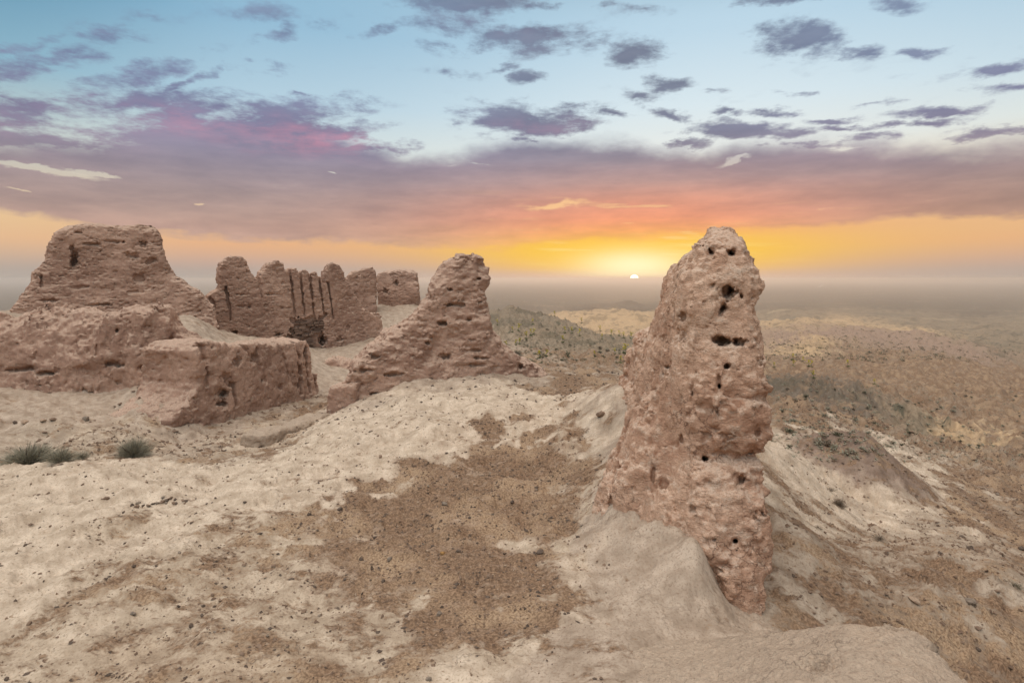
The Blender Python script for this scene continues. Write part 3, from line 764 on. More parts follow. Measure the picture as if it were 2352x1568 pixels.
# ------------------------------------------------------------------ node helpers
class NT:
    def __init__(self, tree):
        self.t = tree; self.N = tree.nodes; self.L = tree.links

    def node(self, typ, **kw):
        n = self.N.new(typ)
        for k, v in kw.items(): setattr(n, k, v)
        return n

    def put(self, sock, v):
        if isinstance(v, bpy.types.NodeSocket): self.L.new(v, sock)
        elif v is not None: sock.default_value = v

    def m(self, op, a, b=None, c=None, clamp=False):
        n = self.node('ShaderNodeMath', operation=op, use_clamp=clamp)
        for s, v in zip(n.inputs, (a, b, c)): self.put(s, v)
        return n.outputs[0]

    def vm(self, op, a, b=None, scale=None):
        n = self.node('ShaderNodeVectorMath', operation=op)
        self.put(n.inputs[0], a)
        if b is not None: self.put(n.inputs[1], b)
        if scale is not None: self.put(n.inputs['Scale'], scale)
        return n.outputs['Value'] if op in ('LENGTH', 'DOT_PRODUCT', 'DISTANCE') else n.outputs['Vector']

    def ss(self, x, a, b):                       # smoothstep
        n = self.node('ShaderNodeMapRange', interpolation_type='SMOOTHSTEP')
        for k, v in zip(('Value', 'From Min', 'From Max', 'To Min', 'To Max'), (x, a, b, 0., 1.)): self.put(n.inputs[k], v)
        return n.outputs['Result']

    def noise(self, vec, scale, detail=4., rough=.55, dist=0., out='Fac'):
        n = self.node('ShaderNodeTexNoise')
        self.put(n.inputs['Vector'], vec)
        for k, v in (('Scale', scale), ('Detail', detail), ('Roughness', rough), ('Distortion', dist)): self.put(n.inputs[k], v)
        return n.outputs[out]

    def vor(self, vec, scale, feature='F1', out='Distance', rand=1.):
        n = self.node('ShaderNodeTexVoronoi', feature=feature)
        self.put(n.inputs['Vector'], vec); self.put(n.inputs['Scale'], scale); self.put(n.inputs['Randomness'], rand)
        return n.outputs[out]

    def mix(self, f, a, b, blend='MIX'):
        n = self.node('ShaderNodeMix', data_type='RGBA', blend_type=blend)
        self.put(n.inputs[0], f)
        for s, v in ((n.inputs[6], a), (n.inputs[7], b)):
            self.put(s, (*v, 1.) if isinstance(v, tuple) and len(v) == 3 else v)
        return n.outputs[2]

    def ramp(self, x, stops, interp='LINEAR'):
        n = self.node('ShaderNodeValToRGB')
        self.put(n.inputs[0], x)
        cr = n.color_ramp; cr.interpolation = interp
        while len(cr.elements) < len(stops): cr.elements.new(1.0)
        for e, (p, c) in zip(cr.elements, stops):
            e.position = p
        for e, (p, c) in zip(sorted(cr.elements, key=lambda q: q.position), stops):
            e.color = (*c, 1.) if isinstance(c, tuple) else (c, c, c, 1.)
        return n.outputs[0]

    def map(self, vec, scale=(1, 1, 1), loc=(0, 0, 0), rot=(0, 0, 0), typ='POINT'):
        n = self.node('ShaderNodeMapping', vector_type=typ)
        self.put(n.inputs['Vector'], vec)
        n.inputs['Location'].default_value = loc; n.inputs['Rotation'].default_value = rot; n.inputs['Scale'].default_value = scale
        return n.outputs[0]

    def attr(self, name, out='Fac'):
        return self.node('ShaderNodeAttribute', attribute_name=name).outputs[out]

    def bump(self, h, strength, dist, normal=None):
        n = self.node('ShaderNodeBump')
        self.put(n.inputs['Height'], h); n.inputs['Strength'].default_value = strength; n.inputs['Distance'].default_value = dist
        if normal is not None: self.put(n.inputs['Normal'], normal)
        return n.outputs[0]


def new_mat(name, rough=.95):
    m = bpy.data.materials.new(name); m.use_nodes = True
    t = NT(m.node_tree)
    bsdf = t.N['Principled BSDF']
    bsdf.inputs['Roughness'].default_value = rough
    bsdf.inputs['Specular IOR Level'].default_value = .12
    return m, t, bsdf


def mud_material(name, dark, mid, pale, dust=.55, crack=.6, fine=1.0):
    m, t, b = new_mat(name)
    geo = t.node('ShaderNodeNewGeometry')
    P = geo.outputs['Position']
    strata = t.noise(t.map(P, (1, 1, 3.2)), 1.1, 5., .6)
    big = t.noise(P, .45, 3., .5)
    med = t.noise(t.map(P, (1, 1, 1.6)), 6., 6., .62)
    fin = t.noise(t.map(P, (1, 1, 1.7)), 34., 4., .6)
    c = t.mix(t.ss(big, .35, .68), mid, dark)
    c = t.mix(t.m('MULTIPLY', t.ss(strata, .48, .72), .8), c, dark)
    c = t.mix(t.m('MULTIPLY', t.ss(med, .50, .74), .75), c, pale)
    # wind-blown dust lies on ledges and tops
    nz = t.node('ShaderNodeSeparateXYZ'); t.put(nz.inputs[0], geo.outputs['Normal'])
    dustf = t.m('MULTIPLY', t.ss(t.m('ADD', nz.outputs[2], t.m('MULTIPLY', t.m('SUBTRACT', med, .5), .7)), .30, .85), dust)
    c = t.mix(dustf, c, pale)
    c = t.mix(t.m('MULTIPLY', t.ss(fin, .50, .68), .7), c, tuple(.8 * v for v in dark))
    # grains and specks
    gr = t.noise(P, 95., 2., .5)
    c = t.mix(t.m('MULTIPLY', t.ss(gr, .56, .70), .34 * fine), c, tuple(.45 * v for v in dark))
    wv = t.vm('ADD', P, t.vm('SCALE', t.vm('SUBTRACT', t.noise(P, 3.5, 4., .6, out='Color'), (.5, .5, .5)), scale=.45))
    cr1 = t.vor(t.map(wv, (1, 1, 1.5)), 3.3, 'DISTANCE_TO_EDGE')
    crm = t.m('MULTIPLY', t.m('SUBTRACT', 1., t.ss(cr1, .0, .035)), t.ss(t.noise(P, 1.3, 2.), .46, .62))
    c = t.mix(t.m('MULTIPLY', crm, crack), c, tuple(.4 * v for v in dark))
    t.put(b.inputs['Base Color'], c)
    wr = t.m('ABSOLUTE', t.m('SUBTRACT', t.noise(t.map(P, (1, 1, 1.8)), 13., 5., .6, .4), .5))
    h = t.m('ADD', t.m('ADD', t.m('MULTIPLY', fin, .65), t.m('MULTIPLY', med, .8)), t.m('MULTIPLY', t.m('MINIMUM', wr, .12), 3.2))
    h = t.m('SUBTRACT', h, t.m('MULTIPLY', crm, .5 * crack))
    n1 = t.bump(h, .75, .030)
    n1 = t.bump(t.noise(P, 80., 3., .6), .45 * fine, .007, n1)
    t.put(b.inputs['Normal'], n1)
    return m


def ground_material():
    m, t, b = new_mat('desert_ground')
    P = t.node('ShaderNodeNewGeometry').outputs['Position']
    soil = t.attr('soil', 'Color'); gv = t.attr('gravel'); sc = t.attr('scrub')
    flat = t.map(P, (1, 1, 0))
    big = t.noise(flat, .33, 3., .5)
    blot = t.noise(t.map(P, (1.0, 1.5, 0), rot=(0, 0, .35)), 1.7, 9., .68)
    sm = t.noise(t.map(P, (1., 1.6, 0), rot=(0, 0, .3)), 9., 6., .66)
    tiny = t.noise(flat, 42., 4., .6)
    v = t.m('ADD', t.m('ADD', t.m('MULTIPLY', blot, .80), t.m('MULTIPLY', sm, .32)), t.m('MULTIPLY', t.m('SUBTRACT', big, .5), .38))
    thr = t.m('SUBTRACT', .730, t.m('MULTIPLY', gv, .29))
    patch = t.ss(v, t.m('SUBTRACT', thr, .035), t.m('ADD', thr, .075))
    fl = t.m('MULTIPLY', t.ss(sm, t.m('SUBTRACT', .655, t.m('MULTIPLY', gv, .10)), t.m('SUBTRACT', .70, t.m('MULTIPLY', gv, .09))), .85)
    patch = t.m('MAXIMUM', patch, fl)
    grain = t.m('ADD', t.m('MULTIPLY', tiny, .5), t.m('MULTIPLY', t.noise(t.map(P, (1, 1.4, 0)), 16., 6., .7), .5))
    brown = t.mix(t.ss(grain, .40, .62), (.125, .074, .045), (.310, .196, .120))
    brown = t.mix(t.ss(t.noise(flat, .9, 3.), .45, .62), brown, t.mix(t.ss(tiny, .35, .62), (.20, .125, .075), (.39, .265, .165)))
    brown = t.mix(t.m('MULTIPLY', t.ss(t.noise(t.map(P, (1, 1.5, 0)), 5., 7., .7), .50, .68), .55), brown, soil)
    pale = t.mix(1., soil, t.mix(t.ss(t.noise(flat, 3.2, 7., .65), .3, .7), (.70, .665, .63), (1.16, 1.165, 1.17)), 'MULTIPLY')
    pale = t.mix(t.m('MULTIPLY', t.ss(tiny, .50, .66), .6), pale, t.mix(1., soil, (.50, .45, .40), 'MULTIPLY'))
    near = t.m('SUBTRACT', 1., t.m('MULTIPLY', sc, 1.))
    c = t.mix(t.m('MULTIPLY', patch, near), pale, brown)
    # hairline cracks and drying flakes in the crust
    wv = t.vm('ADD', flat, t.vm('SCALE', t.vm('SUBTRACT', t.noise(flat, 2.5, 4., .6, out='Color'), (.5, .5, .5)), scale=.7))
    ed = t.vor(t.map(wv, (.6, 1.5, 1), rot=(0, 0, .2)), 1.5, 'DISTANCE_TO_EDGE')
    ck = t.m('MULTIPLY', t.m('SUBTRACT', 1., t.ss(ed, .0, .022)), t.ss(t.noise(flat, .8, 3.), .47, .6))
    c = t.mix(t.m('MULTIPLY', t.m('MULTIPLY', ck, near), .32), c, (.15, .105, .075))
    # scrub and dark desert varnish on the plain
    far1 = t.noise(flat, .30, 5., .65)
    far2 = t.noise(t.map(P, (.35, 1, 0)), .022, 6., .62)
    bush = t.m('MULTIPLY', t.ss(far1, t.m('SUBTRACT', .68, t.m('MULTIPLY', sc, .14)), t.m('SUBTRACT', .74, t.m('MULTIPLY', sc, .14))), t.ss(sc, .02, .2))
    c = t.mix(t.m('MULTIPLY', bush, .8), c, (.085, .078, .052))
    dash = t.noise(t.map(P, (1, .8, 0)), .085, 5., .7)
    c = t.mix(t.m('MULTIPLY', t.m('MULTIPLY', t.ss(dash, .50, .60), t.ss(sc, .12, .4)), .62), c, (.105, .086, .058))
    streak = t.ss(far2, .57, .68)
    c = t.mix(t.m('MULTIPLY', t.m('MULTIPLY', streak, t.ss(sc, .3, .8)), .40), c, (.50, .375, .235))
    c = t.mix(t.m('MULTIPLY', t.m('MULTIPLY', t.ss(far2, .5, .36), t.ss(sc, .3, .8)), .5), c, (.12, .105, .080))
    t.put(b.inputs['Base Color'], c)
    h = t.m('ADD', t.m('MULTIPLY', sm, .6), t.m('MULTIPLY', t.m('MULTIPLY', tiny, t.m('ADD', .30, patch)), .32))
    h = t.m('SUBTRACT', h, t.m('MULTIPLY', ck, .35))
    nb = t.bump(h, .7, .022)
    nb = t.bump(blot, .25, .03, nb)
    t.put(b.inputs['Normal'], nb)
    return m


def plain_mat(name, a, bcol, scale=6., rough=.9, bump=.4, dist=.02):
    m, t, b = new_mat(name, rough)
    P = t.node('ShaderNodeNewGeometry').outputs['Position']
    oi = t.node('ShaderNodeObjectInfo').outputs['Random']
    n = t.noise(P, scale, 5., .6)
    f = t.m('ADD', t.m('MULTIPLY', t.ss(n, .3, .7), .7), t.m('MULTIPLY', oi, .3))
    t.put(b.inputs['Base Color'], t.mix(f, a, bcol))
    if bump: t.put(b.inputs['Normal'], t.bump(n, bump, dist))
    return m
# ------------------------------------------------------------------ stones
def stone_mesh(name, seed, sub=2, flat=.62):
    import bmesh
    r = np.random.default_rng(seed)
    bm = bmesh.new()
    bmesh.ops.create_icosphere(bm, subdivisions=sub, radius=1.0)
    ax = r.normal(0, 1, (9, 3)); ax /= np.linalg.norm(ax, axis=1)[:, None]
    cut = r.uniform(.50, .92, 9)
    sc = np.array([r.uniform(.8, 1.25), r.uniform(.7, 1.0), flat * r.uniform(.75, 1.2)])
    for v in bm.verts:
        p = np.array(v.co)
        for a, c in zip(ax, cut):                # flat broken facets
            q = p @ a
            if q > c: p = p - a * (q - c) * .88
        p = p * (1 + .05 * r.normal()) * sc
        v.co = p
    me = bpy.data.meshes.new(name); bm.to_mesh(me); bm.free()
    return me


def put_stone(me, x, y, z, s, name='stone', sink=.25):
    o = bpy.data.objects.new(name, me); COL.objects.link(o)
    o.location = (x, y, z + s * (.45 - sink)); o.scale = (s, s, s)
    o.rotation_euler = (random.uniform(-.3, .3), random.uniform(-.3, .3), random.uniform(0, 6.28))
    return o


def build_stones(mats, ledge_top):
    dark, brown, grey, orange, buff = mats
    metas = []
    for k in range(10):
        me = stone_mesh('stone', 100 + k, 2, .55 if k % 3 else .8); me.materials.append([dark, brown, brown, grey, dark][k % 5]); metas.append(me)
    metO = stone_mesh('stone', 140, 2, .8); metO.materials.append(orange)
    metB = stone_mesh('stone', 141, 2, .5); metB.materials.append(buff)
    def single(px, py, rpx, label, me, cat='stone', group=None, name='stone', nudge=0.):
        p = on_ground(px, py)
        o = put_stone(me, p[0], p[1], p[2] + nudge, rpx / F * p[1], name)
        return tag(o, label, cat, group)
    single(1008, 1413, 9, 'angular grey-brown stone standing alone on bare clay, low centre of the ground', metas[3])
    single(880, 1218 + 120, 7, 'dark rounded stone on pale clay, lower left of the brown gravel bed', metas[0])
    single(1017, 1272, 7, 'orange-brown stone in the brown gravel bed, the only orange one', metO)
    single(1240, 1270, 9, 'dark lump of stone at the right side of the brown gravel bed', metas[4])
    single(1125, 1326, 9, 'dark stone among smaller ones at the near end of the brown gravel bed', metas[1])
    single(596, 1486, 9, 'reddish angular stone near the bottom edge on the brown soil patch, left of the middle', metas[2])
    single(985, 1563, 8, 'grey stone at the very bottom edge of the picture', metas[3])
    single(2228, 1385, 13, 'flattish grey stone on the right slope above the wall stub', metas[3])
    single(2100, 1383, 13, 'thin dark slab lying on the right slope above the wall stub', metB)
    single(1690, 930 + 30, 1, 'x', metas[0]) if False else None
    single(1380, 955, 13, 'dark flat rock on the pale saddle left of the tall pitted remnant', metas[1])
    single(1452, 1120, 6, 'reddish stone at the left foot of the tall pitted remnant', metas[2]) if False else None
    single(2290, 1360, 6, 'small brown stone on the crest of the right slope, near the picture edge', metas[1])
    single(308, 1302, 6, 'dark round pebble alone on smooth pale clay, at the lower left', metas[0])
    # slabs and stones below the slumped wall, far left
    for (px, py, r, me, lab) in [(57, 972, 14, metB, 'largest pale slab in the small pile below the slumped wall, far left'), (98, 969, 10, metB, 'orange-tinted flat slab in the small pile below the slumped wall, right of the largest slab'),
                                 (122, 964, 8, metas[2], 'reddish slab propped at the right end of the small pile below the slumped wall'), (197, 967, 9, metas[3], 'lone brown stone right of the small slab pile below the slumped wall'), (35, 972, 6, metas[0], 'dark small stone at the left end of the slab pile below the slumped wall')]:
        single(px, py, r, lab, me)
    # the curved row of stones somebody laid on the clay
    row = [(303, 1162, 5), (318, 1159, 5), (313, 1166, 5), (330, 1164, 4), (340, 1162, 5), (352, 1160, 5), (362, 1158, 5), (372, 1154, 5), (384, 1151, 5), (392, 1148, 5), (402, 1150, 4), (382, 1158, 3), (398, 1157, 4), (405, 1158, 4), (420, 1150, 5), (428, 1153, 5), (374, 1144, 4), (425, 1157, 3)]
    for k, (px, py, r) in enumerate(row):
        single(px, py, r + 1, 'small brown stone in the curved row laid on the pale clay at the left', metas[(k * 3) % 10], group='stones laid in a curved row on the clay')
    # loose stones: the largest as individuals, by region
    def scatter(n, xr, yr, accept, smin, smax, me_list, label, group, rmax):
        got = 0
        while got < n:
            m = 4000
            x = rng.uniform(*xr, m); y = np.sqrt(rng.uniform(yr[0] ** 2, yr[1] ** 2, m))
            px = CX + F * x / y
            g = soil_at(x, y)[:, 3]
            ok = (px > -20) & (px < 2370) & (rng.random(m) < accept(g, x, y))
            x, y = x[ok][:n - got], y[ok][:n - got]
            z = ground(x, y)
            for a, b, c in zip(x, y, z):
                s = min(smax, smin * (1 + rng.exponential(.55)))
                tag(put_stone(me_list[rng.integers(len(me_list))], a, b, c, s), label, 'stone', group)
            got += len(x)
    left_ok = lambda g, x, y: (.10 + g) * (x < 1.1) * ((x * F / y + CX) < 1390)
    scatter(175, (-7, 1.6), (3.6, 12.5), left_ok, .014, .045, metas, 'small dark stone lying loose on the clay and gravel left of the tall pitted remnant', 'loose stones on the open ground', 0)
    right_ok = lambda g, x, y: (.2 + g) * (x > 2.9 + .0 * y) * ((x * F / y + CX) > 1800)
    scatter(70, (2.9, 14), (5.6, 16), right_ok, .022, .075, metas, 'small dark stone lying loose on the slope right of the tall pitted remnant', 'loose stones on the right slope', 0)
    # gravel: too many to count
    oct_v = np.array([(1, 0, 0), (-1, 0, 0), (0, 1, 0), (0, -1, 0), (0, 0, 1), (0, 0, -1)], float)
    oct_f = np.array([(0, 2, 4), (2, 1, 4), (1, 3, 4), (3, 0, 4), (2, 0, 5), (1, 2, 5), (3, 1, 5), (0, 3, 5)])
    def gravel(name, n, xr, yr, acc, s0, s1, mat):
        X = []; 
        while sum(map(len, X)) < n:
            m = 40000
            x = rng.uniform(*xr, m); y = yr[0] + (yr[1] - yr[0]) * rng.random(m) ** 1.25
            px = CX + F * x / y
            g = soil_at(x, y)[:, 3]
            cl = sstep(-.6, 1.2, n2(x, y, 4.0, TEXB) + 1.2 * (g - .5))
            ok = (px > -60) & (px < 2420) & (rng.random(m) < acc(g, x, y) * cl)
            X.append(np.stack([x[ok], y[ok]], 1))
        X = np.concatenate(X)[:n]
        z = ground(X[:, 0], X[:, 1])
        s = (s0 + (s1 - s0) * rng.random(n) ** 3.5) * (.6 + X[:, 1] / 14)
        sc3 = rng.uniform(.55, 1.3, (n, 3)); sc3[:, 2] *= .6
        th = rng.uniform(0, 6.28, n); c, sn = np.cos(th), np.sin(th)
        v = oct_v[None] * (1 + rng.normal(0, .22, (n, 6, 3))) * sc3[:, None] * s[:, None, None]
        v = v + rng.normal(0, .15, (n, 6, 3)) * s[:, None, None]
        w = np.stack([v[..., 0] * c[:, None] - v[..., 1] * sn[:, None], v[..., 0] * sn[:, None] + v[..., 1] * c[:, None], v[..., 2]], -1)
        w += np.stack([X[:, 0], X[:, 1], z + s * .12], 1)[:, None]
        f = (np.arange(n) * 6)[:, None, None] + oct_f
        tag(link_mesh(name, w.reshape(-1, 3), f.reshape(-1, 3), mat, smooth=False), kind='stuff')
    gravel('gravel', 9000, (-10, 1.5), (3.2, 15), lambda g, x, y: (.02 + g) * ((x * F / y + CX) < 1400), .005, .024, brown)
    gravel('gravel', 3500, (-10, 1.5), (3.2, 15), lambda g, x, y: (.01 + g) * ((x * F / y + CX) < 1400), .006, .026, dark)
    gravel('gravel', 2500, (-10, 1.5), (3.2, 15), lambda g, x, y: (.02 + g) * ((x * F / y + CX) < 1400), .005, .022, buff)
    gravel('gravel', 9000, (2.9, 22), (5.4, 26), lambda g, x, y: (.2 + g) * ((x * F / y + CX) > 1795), .009, .034, brown)
    gravel('rubble', 900, (-11, -6), (12, 21), lambda g, x, y: .5 + 0 * g, .010, .045, brown)
    gravel('rubble', 1800, (-6, 6), (13, 24), lambda g, x, y: .4 + g, .008, .035, dark)


# ------------------------------------------------------------------ plants
def twig_arrays(n, R, H, width, seed, droop=.2, seg=3, spread=1.0):
    r = np.random.default_rng(seed)
    V, Q = [], []
    for k in range(n):
        th = r.uniform(0, 6.283); ph = r.uniform(.05, 1.0) ** .7 * 1.45 * spread
        d = np.array([math.cos(th) * math.sin(ph), math.sin(th) * math.sin(ph), math.cos(ph)])
        L = r.uniform(.55, 1.0)
        base = np.array([r.normal(0, .10), r.normal(0, .10), 0]) * R
        start = r.uniform(.0, .55)
        pts = []
        bend = r.normal(0, .22, 3)
        for q in range(seg + 1):
            tq = start + (1 - start) * q / seg
            p = base + d * np.array([R, R, H]) * L * tq + bend * R * tq * tq * .6
            p[2] = max(p[2] - droop * R * .15 * tq ** 3, -.02)
            pts.append(p)
        side = np.cross(d, r.normal(0, 1, 3)); side /= np.linalg.norm(side) + 1e-9
        b0 = len(V)
        for q, p in enumerate(pts):
            w = width * (1 - .6 * q / seg)
            V += [p - side * w, p + side * w]
        Q += [[b0 + 2 * q, b0 + 2 * q + 1, b0 + 2 * q + 3, b0 + 2 * q + 2] for q in range(seg)]
    return np.array(V), np.array(Q)


def mesh_only(name, V, Q, mat):
    o = link_mesh(name, V, Q, mat, smooth=False)
    me = o.data
    bpy.data.objects.remove(o)
    return me


def shrub_near(px, py, Rpx, Hpx, label, seed, foliage, wood, n=900, group=None):
    p = on_ground(px, py)
    s = p[1] / F
    R, H = Rpx * s, Hpx * s
    root = bpy.data.objects.new('desert_shrub', None); COL.objects.link(root)
    root.location = (p[0], p[1], p[2] - .01)
    V, Q = twig_arrays(int(n * 1.6), R, H, R * .0065, seed, seg=3, spread=1.05)
    link_mesh('foliage', V, Q, foliage, parent=root, smooth=False)
    V, Q = twig_arrays(max(40, n // 8), R * .9, H * .95, R * .016, seed + 50, seg=4)
    link_mesh('branches', V, Q, wood, parent=root, smooth=False)
    return tag(root, label, 'shrub', group)


def build_plants(M):
    fol, wood, dry, olive, green, yellow = M
    shrub_near(70, 1062, 62, 44, 'largest grey-green shrub at the far left, in the gully behind the pale clay edge', 1, fol, wood, 1500)
    shrub_near(140, 1057, 38, 32, 'middle grey-green shrub of three in the left gully, touching the largest one', 2, fol, wood, 800)
    shrub_near(188, 1052, 26, 24, 'smallest of the three grey-green shrubs in the left gully, thin and open', 3, fol, wood, 300)
    shrub_near(308, 1046, 44, 42, 'round grey shrub by itself in the gully below the square-cornered wall block', 4, fol, wood, 1300)
    shrub_near(1928, 1162, 22, 26, 'dry brown round bush on the slope right of the tall pitted remnant', 5, dry, wood, 420)
    shrub_near(1908, 1128, 16, 12, 'small flat dry tuft just behind the dry round bush on the right slope', 6, dry, wood, 160)
    shrub_near(2020, 1240, 22, 16, 'sparse dry tuft on the right slope, below and right of the dry round bush', 7, dry, wood, 180)
    shrub_near(1880, 1215, 16, 10, 'flattened dry tuft on the right slope, nearest the tall pitted remnant', 8, dry, wood, 120)
    shrub_near(2330, 1345, 26, 14, 'low dark green weed at the right picture edge below the slope crest', 9, olive, wood, 160)
    # shrubs dotted over the slopes and the near plain: one mesh each, shared by copies
    kinds = []
    for k in range(6):
        V, Q = twig_arrays(70, 1.0, .72, .075, 40 + k, seg=2)
        kinds.append(mesh_only('desert_shrub', V, Q, [fol, olive, fol, olive, dry, fol][k]))
    def dots(n, pxr, pyr, label, group, s0, s1, ok=lambda x, y: True):
        cnt = 0; tries = 0
        while cnt < n and tries < n * 6:
            tries += 1
            p = on_ground(random.uniform(*pxr), random.uniform(*pyr), 12, 600)
            if p is None or not ok(p[0], p[1]): continue
            o = bpy.data.objects.new('desert_shrub', kinds[random.randrange(6)]); COL.objects.link(o)
            s = random.uniform(s0, s1) * (1 + .5 * (random.random() < .1))
            o.location = (p[0], p[1], p[2] - .03 * s); o.scale = (s, s, s * random.uniform(.7, 1.1)); o.rotation_euler = (0, 0, random.uniform(0, 6.28))
            tag(o, label, 'shrub', group); cnt += 1
    dots(120, (1790, 2352), (880, 1035), 'small dark desert shrub on the rocky slope right of the tall pitted remnant', 'shrubs on the right slope', .07, .17)
    dots(70, (1140, 1445), (715, 815), 'small dark desert shrub on the hillside between the tooth-shaped and the tall pitted remnant', 'shrubs on the middle hillside', .14, .30)
    # scrub farther out: ground cover
    def scrub(n, pxr, pyr, s0, s1, mat, nb):
        px = rng.uniform(*pxr, n); py = rng.uniform(*pyr, n)
        Y = np.exp(np.linspace(math.log(12), math.log(1500), 260))
        VV, QQ = [], []
        hmap = {}
        PX = np.linspace(pxr[0], pxr[1], 70)
        XX = (PX[:, None] - CX) / F * Y[None]
        H = ground(XX.ravel(), np.tile(Y, 70)).reshape(70, -1)
        PYT = HY + (CZ - H) * F / Y[None]           # row where each ground point appears
        base = [twig_arrays(nb, 1., .6, .16, 70 + k, seg=1) for k in range(5)]
        c0 = 0
        for a, b in zip(px, py):
            k = int(np.argmin(np.abs(PX - a)))
            q = np.argmax(PYT[k] < b)
            if q == 0: continue
            t = (PYT[k][q - 1] - b) / (PYT[k][q - 1] - PYT[k][q] + 1e-9)
            y = Y[q - 1] + (Y[q] - Y[q - 1]) * t
            x = (a - CX) / F * y
            V, Q = base[rng.integers(5)]
            s = rng.uniform(s0, s1)
            VV.append((x, y, s)); QQ.append((V, Q))
        X = np.array(VV)
        z = ground(X[:, 0], X[:, 1])
        Vs = np.concatenate([v * s + np.array([x, y, zz]) for (x, y, s), zz, (v, _) in zip(VV, z, QQ)])
        off = np.cumsum([0] + [len(v) for v, _ in QQ[:-1]])
        Qs = np.concatenate([q + o for o, (_, q) in zip(off, QQ)])
        tag(link_mesh('scrub', Vs, Qs, mat, smooth=False), kind='stuff')
    scrub(1000, (1130, 1460), (706, 835), .08, .22, olive, 9)
    scrub(1500, (1755, 2400), (800, 1060), .04, .15, fol, 9)
    scrub(1500, (1755, 2400), (735, 830), .25, .75, olive, 7)
    # yellow flowering giant fennel
    def fennel():
        root = bpy.data.objects.new('yellow_flower', None); COL.objects.link(root)
        V, Q = twig_arrays(26, .42, .30, .035, 90, seg=2, spread=1.0)
        link_mesh('leaves', V, Q, green, parent=root, smooth=False)
        st = []; fq = []
        r = np.random.default_rng(5)
        tops = []
        for k in range(6):
            a = r.uniform(0, 6.28); L = r.uniform(.0, .30)
            p0 = np.array([0, 0, .25 + .07 * k]); p1 = np.array([L * math.cos(a), L * math.sin(a), .62 + .09 * k])
            tops.append(p1); b0 = len(st)
            s = np.array([math.sin(a), -math.cos(a), 0]) * .014; s2 = np.array([math.cos(a), math.sin(a), 0]) * .014
            st += [p0 - s, p0 + s, p1 + s, p1 - s, p0 - s2, p0 + s2, p1 + s2, p1 - s2]
            fq += [[b0, b0 + 1, b0 + 2, b0 + 3], [b0 + 4, b0 + 5, b0 + 6, b0 + 7]]
        b0 = len(st); st += [np.array(v) for v in ((-.02, 0, 0), (.02, 0, 0), (.015, 0, 1.0), (-.015, 0, 1.0), (0, -.02, 0), (0, .02, 0), (0, .015, 1.0), (0, -.015, 1.0))]
        fq += [[b0, b0 + 1, b0 + 2, b0 + 3], [b0 + 4, b0 + 5, b0 + 6, b0 + 7]]
        link_mesh('stem', np.array(st), np.array(fq), green, parent=root, smooth=False)
        V, Q = [], []; n0 = 0
        for p in tops + [np.array([0, 0, 1.05])]:
            v, q = twig_arrays(16, .15, .13, .035, int(p[2] * 1000), seg=1)
            V.append(v + p - np.array([0, 0, .05])); Q.append(q + n0); n0 += len(v)
        link_mesh('flower_heads', np.concatenate(V), np.concatenate(Q), yellow, parent=root, smooth=False)
        return root
    proto = fennel(); first = True
    L1 = [(265, 605), (350, 590), (380, 585), (478, 520), (503, 505), (375, 490), (320, 485), (750, 570), (768, 488), (827, 490), (895, 515), (1070, 475), (1087, 540), (1165, 510), (1232, 515), (1272, 530), (1335, 535), (1020, 685), (1195, 668), (1285, 665), (1270, 668), (1245, 745), (910, 405), (680, 345), (495, 420), (190, 420), (440, 540), (550, 700), (615, 690)]
    L2 = [(375, 880), (368, 840), (455, 860), (505, 890), (530, 890), (205, 905), (840, 885), (543, 1010), (1066, 1040)]
    for zl, ox, kx, oy, ky, lab, grp in ((L1, 1091, .2686, 631.6, .2686, 'yellow-flowering desert plant on the hillside between the tooth-shaped and the tall pitted remnant', 'yellow flowers on the middle hillside'),
                                         (L2, 1722.6, .2676, 602.9, .2676, 'yellow-flowering desert plant on the slope right of the tall pitted remnant', 'yellow flowers on the right slope')):
        for zx, zy in zl:
            p = on_ground(ox + zx * kx, oy + zy * ky + 3, 12, 600)
            if p is None: continue
            if first: o = proto; first = False
            else:
                o = proto.copy(); COL.objects.link(o)
                for ch in list(proto.children):
                    c = ch.copy(); COL.objects.link(c); c.parent = o
            s = 15 / F * p[1] * random.uniform(.75, 1.1) * (1.4 if (zx, zy) == (1285, 665) else 1)
            o.location = p; o.scale = (s, s, s); o.rotation_euler = (0, 0, random.uniform(0, 6.28))
            tag(o, lab, 'flower', grp)


def build_nest(field, mat):
    H = field.hit(1661, 706)
    if H is None: return
    V, Q = twig_arrays(120, .11, .10, .0035, 12, seg=3, spread=1.2)
    V[:, 2] += .0
    o = link_mesh('dry_twigs', V, Q, mat, smooth=False, loc=(H[0] + .01, H[1] + .06, H[2] - .06))
    tag(o, 'tangle of dry twigs stuck in the upper hole of the tall pitted remnant', 'twigs')


def build_plume(mat):
    """thin streak of dust drifting off the far plain"""
    import bmesh
    bm = bmesh.new()
    r = np.random.default_rng(9)
    c = at(1885, 657, 2300)
    for k in range(9):
        t = k / 8
        m = bmesh.ops.create_icosphere(bm, subdivisions=2, radius=1.0)
        s = (1.1 + 1.6 * t) * r.uniform(.8, 1.2)
        for v in m['verts']:
            q = np.array(v.co) * (1 + .12 * r.normal()) * s
            v.co = (q[0] * 1.6 - 9 + 18 * t, q[1], q[2] * .7 + 9 * t ** 1.5 - 4)
    me = bpy.data.meshes.new('dust_plume'); bm.to_mesh(me); bm.free()
    me.materials.append(mat)
    for p in me.polygons: p.use_smooth = True
    o = bpy.data.objects.new('dust_plume', me); COL.objects.link(o); o.location = c
    tag(o, 'thin pale plume of dust on the far plain, right of the tall pitted remnant', 'dust plume')
# ------------------------------------------------------------------ sky, sun, air, camera
SUN_AZ = azel(1457, 640)[0]
SUN_EL = math.radians(1.6)


